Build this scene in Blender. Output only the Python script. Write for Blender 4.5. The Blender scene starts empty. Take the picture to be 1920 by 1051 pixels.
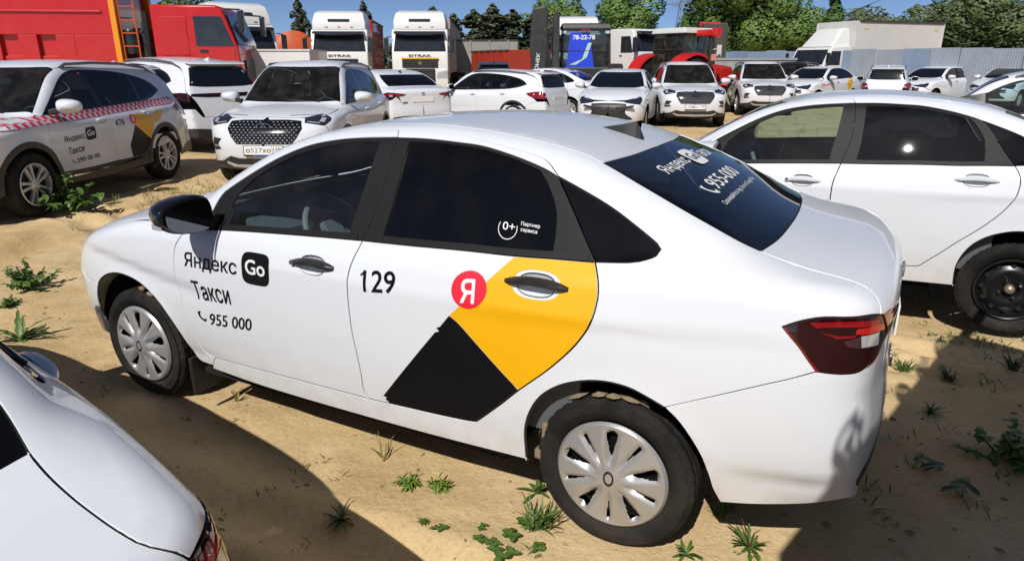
import bpy, bmesh, math, random
import numpy as np
from mathutils import Vector, Matrix
from mathutils.geometry import delaunay_2d_cdt
R=math.radians; PI=math.pi
random.seed(7); RNG=np.random.default_rng(7)
SC=bpy.context.scene; COL=SC.collection
# ------------------------------------------------------------------ camera
CAMPOS=(-1.9804,2.8970,1.7368); YAW=-1.09275; PITCH=-.31131
cam=bpy.data.cameras.new('camera'); cam.sensor_width=36; cam.lens=36*1267.47/1920; cam.clip_start=.05; cam.clip_end=3000
camo=bpy.data.objects.new('camera',cam); COL.objects.link(camo); SC.camera=camo
fw=Vector((math.cos(PITCH)*math.cos(YAW),math.cos(PITCH)*math.sin(YAW),math.sin(PITCH)))
rt=fw.cross(Vector((0,0,1))).normalized(); up=rt.cross(fw)
M=Matrix((rt,up,-fw)).transposed().to_4x4(); M.translation=Vector(CAMPOS); camo.matrix_world=M
# ------------------------------------------------------------------ sky, sun, exposure
SUN_EL=R(45); SUN_AZ=R(96.6)
wd=bpy.data.worlds.new('World'); SC.world=wd; wd.use_nodes=True
nt=wd.node_tree; nt.nodes.clear()
sky=nt.nodes.new('ShaderNodeTexSky'); sky.sky_type='NISHITA'; sky.sun_disc=False
sky.sun_elevation=SUN_EL; sky.sun_rotation=PI/2-SUN_AZ
sky.altitude=0; sky.air_density=.36; sky.dust_density=.4; sky.ozone_density=4.0
bg=nt.nodes.new('ShaderNodeBackground'); bg.inputs['Strength'].default_value=.10
wo=nt.nodes.new('ShaderNodeOutputWorld'); nt.links.new(sky.outputs[0],bg.inputs[0]); nt.links.new(bg.outputs[0],wo.inputs[0])
sl=bpy.data.lights.new('sun','SUN'); sl.energy=4.6; sl.angle=R(.4); sl.color=(1,.965,.91)
so=bpy.data.objects.new('sun',sl); COL.objects.link(so)
sd=Vector((math.cos(SUN_EL)*math.cos(SUN_AZ),math.cos(SUN_EL)*math.sin(SUN_AZ),math.sin(SUN_EL)))
so.rotation_euler=sd.to_track_quat('Z','Y').to_euler(); so.location=(0,0,30)
SC.view_settings.view_transform='Standard'; SC.view_settings.look='None'; SC.view_settings.exposure=-.13; SC.view_settings.gamma=1
SC.cycles.max_bounces=8; SC.cycles.transparent_max_bounces=16
try: SC.cycles.use_denoising=True
except Exception: pass
# ------------------------------------------------------------------ materials
MAT={}
def mat(name,col,rough=.5,metal=0,coat=0,spec=.5,noise=None,bump=None,emit=None,transl=0):
    """noise=(scale,amount,col2) mottles the colour, bump=(scale,strength)"""
    if name in MAT: return MAT[name]
    m=bpy.data.materials.new(name); m.use_nodes=True; t=m.node_tree; b=t.nodes['Principled BSDF']
    b.inputs['Base Color'].default_value=(*col,1); b.inputs['Roughness'].default_value=rough; b.inputs['Metallic'].default_value=metal
    b.inputs['Coat Weight'].default_value=coat; b.inputs['Coat Roughness'].default_value=.04; b.inputs['Specular IOR Level'].default_value=spec
    if transl: b.inputs['Subsurface Weight'].default_value=0
    tc=t.nodes.new('ShaderNodeTexCoord')
    if noise:
        n=t.nodes.new('ShaderNodeTexNoise'); n.inputs['Scale'].default_value=noise[0]; n.inputs['Detail'].default_value=6; n.inputs['Roughness'].default_value=.6
        t.links.new(tc.outputs['Object'],n.inputs['Vector'])
        rp=t.nodes.new('ShaderNodeValToRGB'); rp.color_ramp.elements[0].position=.5-.5*min(noise[1],1)*.6; rp.color_ramp.elements[1].position=.72
        rp.color_ramp.elements[0].color=(*col,1); rp.color_ramp.elements[1].color=(*noise[2],1)
        t.links.new(n.outputs['Fac'],rp.inputs[0]); t.links.new(rp.outputs[0],b.inputs['Base Color'])
    if bump:
        n2=t.nodes.new('ShaderNodeTexNoise'); n2.inputs['Scale'].default_value=bump[0]; n2.inputs['Detail'].default_value=4
        t.links.new(tc.outputs['Object'],n2.inputs['Vector'])
        bp=t.nodes.new('ShaderNodeBump'); bp.inputs['Strength'].default_value=bump[1]; bp.inputs['Distance'].default_value=.01
        t.links.new(n2.outputs['Fac'],bp.inputs['Height']); t.links.new(bp.outputs[0],b.inputs['Normal'])
    if emit: b.inputs['Emission Color'].default_value=(*emit[0],1); b.inputs['Emission Strength'].default_value=emit[1]
    MAT[name]=m; return m
def paint(name,col,dust=(.42,.33,.20),dustz=(.25,.75),dustamt=1.0,rough=.3):
    """car paint: clear coat, road dust thrown up on the lower panels"""
    if name in MAT: return MAT[name]
    m=mat(name,col,rough,0,.6,.3); t=m.node_tree; b=t.nodes['Principled BSDF']; b.inputs['Coat Roughness'].default_value=.03
    tc=t.nodes.new('ShaderNodeTexCoord'); sp=t.nodes.new('ShaderNodeSeparateXYZ'); t.links.new(tc.outputs['Object'],sp.inputs[0])
    mr=t.nodes.new('ShaderNodeMapRange'); mr.inputs['From Min'].default_value=dustz[0]; mr.inputs['From Max'].default_value=dustz[1]; mr.inputs['To Min'].default_value=1; mr.inputs['To Max'].default_value=0
    t.links.new(sp.outputs['Z'],mr.inputs['Value'])
    n=t.nodes.new('ShaderNodeTexNoise'); n.inputs['Scale'].default_value=9; n.inputs['Detail'].default_value=8; n.inputs['Roughness'].default_value=.65; t.links.new(tc.outputs['Object'],n.inputs['Vector'])
    pw=t.nodes.new('ShaderNodeMath'); pw.operation='POWER'; t.links.new(mr.outputs[0],pw.inputs[0]); pw.inputs[1].default_value=2.2
    mu=t.nodes.new('ShaderNodeMath'); mu.operation='MULTIPLY'; t.links.new(pw.outputs[0],mu.inputs[0]); t.links.new(n.outputs['Fac'],mu.inputs[1])
    m2=t.nodes.new('ShaderNodeMath'); m2.operation='MULTIPLY_ADD'; t.links.new(mu.outputs[0],m2.inputs[0]); m2.inputs[1].default_value=dustamt; m2.use_clamp=True
    n3=t.nodes.new('ShaderNodeTexNoise'); n3.inputs['Scale'].default_value=2.3; n3.inputs['Detail'].default_value=9; n3.inputs['Roughness'].default_value=.7; t.links.new(tc.outputs['Object'],n3.inputs['Vector'])
    m3=t.nodes.new('ShaderNodeMapRange'); m3.inputs['From Min'].default_value=.45; m3.inputs['From Max'].default_value=.8; m3.inputs['To Max'].default_value=.07; t.links.new(n3.outputs['Fac'],m3.inputs['Value']); t.links.new(m3.outputs[0],m2.inputs[2])
    mx=t.nodes.new('ShaderNodeMix'); mx.data_type='RGBA'; mx.inputs[6].default_value=(*col,1); mx.inputs[7].default_value=(*dust,1)
    t.links.new(m2.outputs[0],mx.inputs[0]); t.links.new(mx.outputs[2],b.inputs['Base Color'])
    cw=t.nodes.new('ShaderNodeMapRange'); cw.inputs['To Min'].default_value=.03; cw.inputs['To Max'].default_value=.5; t.links.new(m2.outputs[0],cw.inputs['Value']); t.links.new(cw.outputs[0],b.inputs['Coat Roughness'])
    return m
def glass(name,tint,refl=1.0,dusty=.05):
    if name in MAT: return MAT[name]
    m=bpy.data.materials.new(name); m.use_nodes=True; t=m.node_tree; t.nodes.clear()
    o=t.nodes.new('ShaderNodeOutputMaterial'); tr=t.nodes.new('ShaderNodeBsdfTransparent'); tr.inputs[0].default_value=(*tint,1)
    g=t.nodes.new('ShaderNodeBsdfGlossy'); g.inputs['Roughness'].default_value=.012; g.inputs['Color'].default_value=(refl,refl,refl,1)
    f=t.nodes.new('ShaderNodeFresnel'); f.inputs['IOR'].default_value=1.5
    mx=t.nodes.new('ShaderNodeMixShader'); t.links.new(f.outputs[0],mx.inputs[0]); t.links.new(tr.outputs[0],mx.inputs[1]); t.links.new(g.outputs[0],mx.inputs[2])
    d=t.nodes.new('ShaderNodeBsdfDiffuse'); d.inputs[0].default_value=(.5,.45,.36,1)
    n=t.nodes.new('ShaderNodeTexNoise'); n.inputs['Scale'].default_value=6; n.inputs['Detail'].default_value=8
    tc=t.nodes.new('ShaderNodeTexCoord'); t.links.new(tc.outputs['Object'],n.inputs['Vector'])
    mr=t.nodes.new('ShaderNodeMapRange'); mr.inputs['From Min'].default_value=.4; mr.inputs['From Max'].default_value=.8; mr.inputs['To Min'].default_value=dusty*.25; mr.inputs['To Max'].default_value=dusty
    t.links.new(n.outputs['Fac'],mr.inputs['Value'])
    m2=t.nodes.new('ShaderNodeMixShader'); t.links.new(mr.outputs[0],m2.inputs[0]); t.links.new(mx.outputs[0],m2.inputs[1]); t.links.new(d.outputs[0],m2.inputs[2]); t.links.new(m2.outputs[0],o.inputs[0])
    MAT[name]=m; return m
WHITE=paint('white_paint',(.725,.752,.80)); RED=paint('red_truck_paint',(.52,.012,.012),dustz=(.5,2.5),dustamt=.2)
WTRUCK=paint('white_truck_paint',(.74,.74,.72),dustz=(.4,2.4),dustamt=.5,rough=.45)
YEL=mat('yellow_vinyl',(.86,.44,.004),.4,0,.15); BLKV=mat('black_vinyl',(.006,.006,.007),.35,0,.1,.3); REDV=mat('red_vinyl',(.80,.02,.045),.35,0,.3); WHV=mat('white_vinyl',(.82,.82,.82),.4)
PLAS=mat('black_plastic',(.018,.018,.02),.42,noise=(30,.5,(.035,.034,.032))); GLOSSB=mat('gloss_black',(.008,.008,.009),.12,0,.6); TRIM=mat('window_trim_black',(.012,.012,.0125),.55,0,0,.22)
RUB=mat('rubber',(.012,.012,.012),.85,0,0,.2,noise=(6,.4,(.04,.034,.027)),bump=(90,.25)); MUD=mat('dried_mud',(.20,.14,.085),.95,noise=(14,.8,(.30,.23,.15)),bump=(40,.8))
SILV=mat('silver_wheel_paint',(.50,.505,.52),.33,.55,noise=(6,.4,(.44,.42,.39))); ALLOY=mat('machined_alloy',(.66,.66,.68),.32,.45); CHROME=mat('chrome',(.75,.75,.77),.08,1); STEEL=mat('black_steel',(.012,.012,.013),.3,.3,.5)
DARK=mat('dark_lining',(.008,.008,.008),.9); INT=mat('interior_grey',(.10,.105,.11),.6); INT2=mat('seat_fabric',(.045,.047,.05),.95)
GF=glass('front_glass_green',(.68,.82,.84),dusty=.03); GT=glass('tinted_glass',(.10,.11,.12),dusty=.014); GW=glass('windscreen_glass',(.60,.72,.74),dusty=.05); GW2=glass('dark_windscreen_glass',(.33,.39,.42),dusty=.05)
GDARK=mat('dark_car_glass',(.006,.008,.011),.04,0,.4); GDUST=mat('dusty_truck_glass',(.012,.016,.024),.06,0,.3,noise=(3,.5,(.03,.033,.036)))
LRED=mat('red_lens',(.20,.004,.006),.06,0,1); LDR=mat('dark_red_lens',(.022,.0015,.002),.05,0,.6); LBR=mat('bright_red_lens',(.24,.005,.006),.08,0,.6); LSM=mat('smoked_lens',(.07,.03,.032),.06,.2,.6); LCL=mat('clear_lens',(.55,.55,.57),.08,.3,1); LAMB=mat('amber_lens',(.75,.25,.01),.15,0,.5); LHEAD=mat('headlamp_glass',(.03,.033,.05),.04,.2,1)
# ------------------------------------------------------------------ mesh helpers
def tag(o,label=None,cat=None,group=None,kind=None):
    if label: o['label']=label
    if cat: o['category']=cat
    if group: o['group']=group
    if kind: o['kind']=kind
    return o
def link(name,me,m=None,parent=None):
    o=bpy.data.objects.new(name,me); COL.objects.link(o)
    if m is not None and me is not None and len(me.materials)==0: me.materials.append(m)
    if parent is not None: o.parent=parent
    return o
def root(name,loc,rz=0,label=None,cat=None,group=None,tilt=(0,0)):
    o=bpy.data.objects.new(name,None); COL.objects.link(o); o.location=loc; o.rotation_euler=(tilt[0],tilt[1],rz); o.empty_display_size=.2
    return tag(o,label,cat,group)
def copy_tree(o,parent=None,skip=()):
    c=o.copy(); COL.objects.link(c); c.parent=parent
    for ch in list(o.children):
        if ch.name.split('.')[0] in skip: continue
        copy_tree(ch,c,skip)
    return c
class MB:
    def __init__(s): s.v=[];s.f=[]
    def add(s,V,F,M=None):
        n=len(s.v)
        for p in V: s.v.append(tuple(M@Vector(p)) if M is not None else tuple(p))
        for f in F: s.f.append(tuple(i+n for i in f))
        return s
    def box(s,c,d,M=None,taper=(1,1)):
        x,y,z=[k/2 for k in d]; tx,ty=taper
        V=[(c[0]+a*x*(tx if k>0 else 1),c[1]+b*y*(ty if k>0 else 1),c[2]+k*z) for k in(-1,1) for b in(-1,1) for a in(-1,1)]
        return s.add(V,[(0,2,3,1),(4,5,7,6),(0,1,5,4),(2,6,7,3),(0,4,6,2),(1,3,7,5)],M)
    def prism(s,poly,a,b,axis='y',M=None):
        """polygon (u,v) swept from a to b along axis; axis y: (x,z), x: (y,z), z: (x,y)"""
        f={'y':lambda u,v,w:(u,w,v),'x':lambda u,v,w:(w,u,v),'z':lambda u,v,w:(u,v,w)}[axis]
        n=len(poly); V=[f(*p,a) for p in poly]+[f(*p,b) for p in poly]
        return s.add(V,[tuple(range(n))[::-1],tuple(range(n,2*n))]+[(i,(i+1)%n,(i+1)%n+n,i+n) for i in range(n)],M)
    def tube(s,pts,r,n=8,M=None,cap=True):
        pts=[Vector(p) for p in pts]; V=[];F=[]; rr=r if hasattr(r,'__len__') else [r]*len(pts)
        prev=None
        for i,p in enumerate(pts):
            d=(pts[min(i+1,len(pts)-1)]-pts[max(i-1,0)]).normalized()
            a=d.orthogonal().normalized() if prev is None else (prev-d*prev.dot(d)).normalized()
            prev=a; b=d.cross(a)
            for k in range(n):
                t=2*PI*k/n; V.append(tuple(p+(a*math.cos(t)+b*math.sin(t))*rr[i]))
        for i in range(len(pts)-1):
            for k in range(n): F.append((i*n+k,i*n+(k+1)%n,(i+1)*n+(k+1)%n,(i+1)*n+k))
        if cap: F+= [tuple(range(n))[::-1],tuple(range((len(pts)-1)*n,len(pts)*n))]
        return s.add(V,F,M)
    def lathe(s,prof,n=32,axis='y',M=None,a0=0,a1=2*PI,closed=False):
        """prof (r,h) turned about axis"""
        V=[];F=[];full=abs(a1-a0-2*PI)<1e-6; m=n if full else n+1; k=len(prof)
        for i in range(m):
            t=a0+(a1-a0)*i/n; c,sn=math.cos(t),math.sin(t)
            for r,h in prof: V.append({'y':(r*c,h,r*sn),'z':(r*c,r*sn,h),'x':(h,r*c,r*sn)}[axis])
        for i in range(n):
            for j in range(k-1 if not closed else k):
                a=i*k+j;b=i*k+(j+1)%k;i2=(i+1)%m; F.append((a,b,i2*k+(j+1)%k,i2*k+j))
        return s.add(V,F,M)
    def build(s,name,m,parent=None,smooth=0,bevel=0,seg=2,loc=None):
        me=bpy.data.meshes.new(name); me.from_pydata(s.v,[],s.f); me.update()
        bm=bmesh.new(); bm.from_mesh(me); bmesh.ops.recalc_face_normals(bm,faces=bm.faces)
        if bevel: bmesh.ops.bevel(bm,geom=[e for e in bm.edges if len(e.link_faces)==2 and e.calc_face_angle(0)>.5],offset=bevel,segments=seg,affect='EDGES',profile=.6,clamp_overlap=True)
        bm.to_mesh(me); bm.free()
        if smooth:
            for p in me.polygons: p.use_smooth=True
            try: me.set_sharp_from_angle(angle=R(smooth if smooth>1 else 40))
            except Exception: pass
        o=link(name,me,m,parent)
        if loc is not None: o.location=loc
        return o
def rot(ax,a,loc=(0,0,0)): return Matrix.Translation(loc)@Matrix.Rotation(a,4,ax)
def part(name,m,parent,boxes,bevel=0,smooth=0):
    b=MB()
    for c,d in boxes: b.box(c,d)
    return b.build(name,m,parent,smooth,bevel)
# ------------------------------------------------------------------ lettering
_TX={}
def text2d(s,bold=0,sub=0):
    """ink of a line of text: 2-D points scaled to the unit box of the ink, triangles"""
    key=(s,bold)
    if key in _TX: return _TX[key]
    cu=bpy.data.curves.new('lettering','FONT'); cu.body=s; cu.size=1; cu.offset=bold; cu.resolution_u=4; cu.fill_mode='NONE'
    o=bpy.data.objects.new('lettering',cu); COL.objects.link(o)
    me=bpy.data.meshes.new_from_object(o.evaluated_get(bpy.context.evaluated_depsgraph_get()))
    V=np.array([v.co[:2] for v in me.vertices]); E=[tuple(e.vertices) for e in me.edges]
    bpy.data.objects.remove(o); bpy.data.curves.remove(cu); bpy.data.meshes.remove(me)
    nx={a:[] for a in range(len(V))}
    for a,b in E: nx[a].append(b); nx[b].append(a)
    seen=set(); loops=[]
    for a in range(len(V)):
        if a in seen or len(nx[a])!=2: continue
        l=[a]; seen.add(a); c=a+1 if a+1 in nx[a] else nx[a][0]
        while c!=a and c not in seen:
            l.append(c); seen.add(c); c=[k for k in nx[c] if k!=l[-2]][0] if len(nx[c])==2 else a
        loops.append(l)
    E2=[(l[k],l[(k+1)%len(l)]) for l in loops for k in range(len(l))]
    if bold and loops:
        ar=[sum(V[l[k]][0]*V[l[(k+1)%len(l)]][1]-V[l[(k+1)%len(l)]][0]*V[l[k]][1] for k in range(len(l))) for l in loops]
        sg=1 if ar[int(np.argmax(np.abs(ar)))]>0 else -1; V0=V.copy()
        for l in loops:
            Q=V0[l]; a=np.roll(Q,1,0); b=np.roll(Q,-1,0); n1=lambda v:v/np.maximum(np.linalg.norm(v,axis=1,keepdims=True),1e-9)
            t1=n1(Q-a); t2=n1(b-Q); m=np.stack([t1[:,1]+t2[:,1],-t1[:,0]-t2[:,0]],1)*sg; ln=np.maximum(np.linalg.norm(m,axis=1,keepdims=True),.6); V[l]=Q+m/ln*bold
    r=delaunay_2d_cdt([Vector((float(p[0]),float(p[1]))) for p in V],E2,[],0,1e-6); V2=np.array([tuple(v) for v in r[0]]); T=np.array([f for f in r[2] if len(f)==3]); c=V2[T].mean(1); wn=np.zeros(len(c))
    for a,b in E2:
        p,q=V[a],V[b]; cr_=(q[0]-p[0])*(c[:,1]-p[1])-(c[:,0]-p[0])*(q[1]-p[1])
        wn+=((p[1]<=c[:,1])&(q[1]>c[:,1])&(cr_>0)).astype(int)-((p[1]>c[:,1])&(q[1]<=c[:,1])&(cr_<0)).astype(int)
    V=V2; F=[tuple(t) for t in T[wn!=0]]
    lo=V.min(0);hi=V.max(0); asp=(hi-lo)[0]/(hi-lo)[1]
    _TX[key]=((V-lo)/(hi-lo),F,asp); return _TX[key]
def refine(V,F,maxlen):
    bm=bmesh.new(); vs=[bm.verts.new((p[0],p[1],0)) for p in V]
    for f in F:
        try: bm.faces.new([vs[i] for i in f])
        except ValueError: pass
    for _ in range(4):
        E=[e for e in bm.edges if e.calc_length()>maxlen]
        if not E: break
        bmesh.ops.subdivide_edges(bm,edges=E,cuts=1); bmesh.ops.triangulate(bm,faces=bm.faces)
    bm.verts.index_update(); V=np.array([v.co[:2] for v in bm.verts]); F=[tuple(v.index for v in f.verts) for f in bm.faces]; bm.free(); return V,F
def flat_text(s,m,parent,o,ex,ey,h,name='lettering',bold=.0,width=None,off=(0,0,0)):
    """flat print on a plane: o = lower-left corner, ex/ey unit vectors"""
    V,F,asp=text2d(s,bold); w=width if width else h*asp
    o=np.array(o,float)+np.array(off); ex=np.array(ex,float); ey=np.array(ey,float)
    P=[tuple(o+ex*(p[0]*w)+ey*(p[1]*h)) for p in V]
    me=bpy.data.meshes.new(name); me.from_pydata(P,[],F); me.update(); return link(name,me,m,parent)
STUD=mat('bright_stud',(.85,.85,.87),.3,.5)
LBR2=mat('vivid_red_lens',(.50,.01,.01),.1,0,.6)  # stronger red colour for the brake light piece
# ------------------------------------------------------------------ car bodies
def pch(xs,ys):
    xs=np.array(xs,float);ys=np.array(ys,float)
    if xs[0]>xs[-1]: xs=xs[::-1];ys=ys[::-1]
    h=np.diff(xs);d=np.diff(ys)/h
    m=np.zeros(len(xs))
    for i in range(1,len(xs)-1):
        if d[i-1]*d[i]>0:
            w1=2*h[i]+h[i-1];w2=h[i]+2*h[i-1];m[i]=(w1+w2)/(w1/d[i-1]+w2/d[i])
    m[0]=d[0];m[-1]=d[-1]
    def g(x):
        i=np.clip(np.searchsorted(xs,x)-1,0,len(xs)-2)
        t=(x-xs[i])/h[i];t2=t*t;t3=t2*t
        return ys[i]*(2*t3-3*t2+1)+h[i]*m[i]*(t3-2*t2+t)+ys[i+1]*(-2*t3+3*t2)+h[i]*m[i+1]*(t3-t2)
    K=6000; lut=g(np.linspace(xs[0],xs[-1],K)); lut=np.append(lut,lut[-1]); x0=xs[0]; sc=(K-1)/(xs[-1]-xs[0])
    def f(x):
        u=np.minimum(np.maximum((x-x0)*sc,0),K-1.0001); i=u.astype(np.int64); u=u-i; a=lut[i]; return a+(lut[i+1]-a)*u
    return f
def smax(a,b,k):
    h=np.maximum(k-np.abs(a-b),0)/k
    return np.maximum(a,b)+h*h*k*.25
def smin(a,b,k): return -smax(-a,-b,k)
def sstep(a,b,x):
    t=np.clip((x-a)/(b-a),0,1);return t*t*(3-2*t)
class Body:
    """implicit car body: F<0 inside. x forward, y left, z up"""
    def __init__(s,D):
        s.D=D
        for k in ('plan','inset','front','rear','top','roof','gplan','gtilt','zbot'): setattr(s,k,pch(*D[k]))
    def F(s,P):
        D=s.D
        x=P[...,0];y=np.abs(P[...,1]);z=P[...,2]
        yl=s.plan(x)-s.inset(z)
        for (cx,cz,r,a,w) in D['flare']:
            rr=np.hypot(x-cx,z-cz); yl=yl+a*np.exp(-((rr-r)/w)**2)*sstep(.15,.3,z)
        if 'detail' in D: yl=yl+D['detail'](x,z)
        f=(y-yl)*D.get('sidek',.97)
        yy=y/.85
        top=(z-s.top(x)+D['topcrown']*yy**2.4)*.95
        low=smax(f,top,D['kside'])
        fr=(x-s.front(z)+D['frontcrown']*yy**2.6)*.9
        re=(s.rear(z)-x+D['rearcrown']*yy**2.6)*.9
        low=smax(low,fr,D['kfront']);low=smax(low,re,D['krear'])
        low=smax(low,s.zbot(x)-z,.05)
        g1=(y-(s.gplan(x)-s.gtilt(z)))*.88
        g2=(z-s.roof(x)+D['roofcrown']*yy**2.2)*D.get('roofk',.9)
        g=smax(g1,g2,D['kroof'])
        return smin(low,g,D['kbelt'])
    def cast(s,O,Dv,t0=0,t1=4,n=160):
        O=np.atleast_2d(O).astype(float);Dv=np.broadcast_to(np.asarray(Dv,float),O.shape)
        ts=np.linspace(t0,t1,n); lo=np.empty(len(O)); hi=np.empty(len(O)); ok=np.zeros(len(O),bool); ch=max(1,60000//n)
        for c in range(0,len(O),ch):
            o=O[c:c+ch];d=Dv[c:c+ch]; v=s.F(o[:,None,:]+d[:,None,:]*ts[None,:,None]); neg=v<0; hit=neg.any(1); k=np.where(hit,neg.argmax(1),v.argmin(1))
            hi[c:c+ch]=ts[k]; lo[c:c+ch]=np.where(hit,ts[np.maximum(k-1,0)],ts[k]); ok[c:c+ch]=hit
        for _ in range(15):
            m=(lo+hi)/2;v=s.F(O+Dv*m[:,None])
            hi=np.where(v<0,m,hi);lo=np.where(v<0,lo,m)
        return O+Dv*hi[:,None],ok
    def normal(s,P,e=.009):
        g=np.stack([s.F(P+d)-s.F(P-d) for d in np.eye(3)*e],-1)
        return g/np.maximum(np.linalg.norm(g,axis=-1,keepdims=True),1e-9)
def vesta_detail(x,z):
    # rear crease: sharp upper line from tail lamp forward over the rear handle, scoop below it
    zc=.905+.045*sstep(-.7,-1.85,x)+.0*x
    d=zc-z
    sc=np.where(d>0,sstep(0,.075,d)*np.exp(-np.maximum(d-.05,0)/.11),0)
    a=.021*sstep(-.60,-.95,x)*sstep(-2.05,-1.5,x)
    r=-a*sc
    # front crease: from headlamp along fender into door, wedge below
    zf=.86-.12*sstep(1.9,.55,x)
    d=zf-z
    sc=np.where(d>0,sstep(0,.075,d)*np.exp(-np.maximum(d-.05,0)/.09),0)
    r=r-.014*sstep(.35,.75,x)*sstep(2.0,1.5,x)*sc
    # door bottom bead above the sill
    r=r-.008*np.exp(-((z-.36)/.02)**2)*sstep(-1.0,-.9,x)*sstep(.95,.85,x)
    r=r-.016*sstep(.475,.43,z)*sstep(-1.52,-1.75,x)
    return r
VESTA=dict(
 plan=([-2.3,-2.0,-1.75,-1.4,-1.0,-.5,0,.5,1.0,1.4,1.75,2.0,2.3],[.76,.815,.842,.868,.878,.882,.884,.884,.88,.865,.83,.78,.66]),
 inset=([.12,.2,.27,.33,.40,.55,.70,.80,.90,.97,1.03,1.08,1.15,1.3],[.16,.085,.05,.045,.028,.006,0,.001,.009,.02,.034,.052,.09,.22]),
 front=([.1,.2,.35,.5,.62,.72,.8,.9,1.0],[2.02,2.09,2.15,2.17,2.165,2.13,2.07,1.9,1.6]),
 rear=([.12,.2,.33,.45,.56,.67,.77,.9,1.0,1.06,1.14],[-2.0,-2.085,-2.15,-2.172,-2.177,-2.167,-2.157,-2.16,-2.166,-2.175,-2.17]),
 top=([-2.3,-2.1,-1.95,-1.8,-1.65,-1.4,-1,0,.6,.95,1.3,1.6,1.8,2.0,2.2],[1.088,1.101,1.121,1.138,1.150,1.13,1.09,1.06,1.07,1.06,1.028,.978,.93,.85,.75]),
 roof=([-3.5,-2.2,-2.05,-1.9,-1.715,-1.5,-1.3,-1.14,-1.0,-.7,-.4,-.1,.15,.35,.6,.95,1.15,1.5,3.5],[-9,-.6,.9,1.07,1.168,1.275,1.36,1.415,1.453,1.497,1.512,1.5,1.465,1.408,1.288,1.075,.95,-.5,-9]),
 gplan=([-2.2,-1.9,-1.6,-1.3,-1.0,-.5,0,.4,.7,1.0,1.3],[.63,.70,.757,.795,.815,.826,.825,.815,.79,.74,.68]),
 gtilt=([.9,1.06,1.2,1.32,1.40,1.46,1.55],[-.07,0,.066,.126,.172,.215,.30]),
 flare=[(1.3175,.30,.365,.008,.05),(-1.3175,.30,.365,.008,.05)],
 detail=vesta_detail,topcrown=.05,frontcrown=.33,rearcrown=.10,roofcrown=.05,kside=.07,kfront=.16,krear=.12,kroof=.08,kbelt=.05,zbot=([-2.3,-1.95,-1.7,-1.2,-.9,0,1,1.6,2.3],[.43,.345,.295,.27,.255,.25,.24,.23,.24]))

def inpoly(Q,poly):
    x,y=Q[:,0],Q[:,1]; r=np.zeros(len(Q),bool); n=len(poly); j=n-1
    for i in range(n):
        xi,yi=poly[i];xj,yj=poly[j]
        if yi!=yj: r^=((yi>y)!=(yj>y))&(x<(xj-xi)*(y-yi)/(yj-yi)+xi)
        j=i
    return r
def cr(pts,step=.03):
    """Catmull-Rom resampling of an open polyline"""
    P=np.array(pts,float)
    if len(P)<3: 
        n=max(1,int(np.linalg.norm(P[1]-P[0])/step)); return np.array([P[0]+(P[1]-P[0])*k/n for k in range(n+1)])
    E=np.vstack([2*P[0]-P[1],P,2*P[-1]-P[-2]]); out=[]
    for i in range(1,len(E)-2):
        a,b,c,d=E[i-1:i+3]; n=max(1,int(np.ceil(np.linalg.norm(c-b)/step)))
        for k in range(n):
            t=k/n; out.append(.5*((2*b)+(c-a)*t+(2*a-5*b+4*c-d)*t*t+(3*b-a-3*c+d)*t**3))
    out.append(P[-1]); return np.array(out)
def join(*ls):
    out=[]
    for l in ls:
        for p in l:
            if not out or np.linalg.norm(np.array(out[-1])-np.array(p))>.004: out.append(np.array(p,float))
    if np.linalg.norm(out[0]-out[-1])<.004: out.pop()
    return np.array(out)
def basis(n,upv=(0,0,1)):
    n=np.array(n,float);n/=np.linalg.norm(n);u=np.array(upv,float);e1=np.cross(u,n);e1/=np.linalg.norm(e1);return e1,np.cross(n,e1),n
def resample_closed(Q,step):
    out=[]
    for i in range(len(Q)):
        a=Q[i];b=Q[(i+1)%len(Q)];n=max(1,int(np.ceil(np.linalg.norm(b-a)/step)))
        for k in range(n): out.append(a+(b-a)*k/n)
    return np.array(out)
def inset2(Q,d):
    if d==0: return Q
    a=np.roll(Q,1,0);b=np.roll(Q,-1,0)
    area=np.sum(Q[:,0]*b[:,1]-b[:,0]*Q[:,1]); s=1 if area>0 else -1
    def nrm(v): return v/np.maximum(np.linalg.norm(v,axis=1,keepdims=True),1e-9)
    t1=nrm(Q-a);t2=nrm(b-Q); n1=np.stack([-t1[:,1],t1[:,0]],1)*s;n2=np.stack([-t2[:,1],t2[:,0]],1)*s
    m=n1+n2; l=np.maximum((m*n1).sum(1,keepdims=True),.35); return Q+m/l*d
def tri2d(Q,holes,grid):
    """constrained triangulation of polygon Q minus holes with interior points"""
    loops=[Q]+list(holes); V=[];E=[]
    for l in loops:
        n=len(V);V+=list(l);E+=[(n+i,n+(i+1)%len(l)) for i in range(len(l))]
    B0=np.array(V); lo=Q.min(0);hi=Q.max(0); G=[]
    ny=int((hi[1]-lo[1])/(grid*.87))+1
    for j in range(ny+1):
        xs=np.arange(lo[0]+(j%2)*grid/2,hi[0],grid); G+= [(x,lo[1]+j*grid*.87) for x in xs]
    if G:
        G=np.array(G); ok=inpoly(G,Q)
        for h in holes: ok&=~inpoly(G,h)
        G=G[ok]
        if len(G):
            d=np.min(((G[:,None,:]-B0[None])**2).sum(-1),1)**.5; G=G[d>.42*grid]; V+=list(G)
    r=delaunay_2d_cdt([Vector((float(p[0]),float(p[1]))) for p in V],E,[],0,1e-6)
    V2=np.array([tuple(v) for v in r[0]]); T=np.array([f for f in r[2] if len(f)==3])
    c=V2[T].mean(1); ok=inpoly(c,Q)
    for h in holes: ok&=~inpoly(c,h)
    return V2,T[ok]
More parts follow.
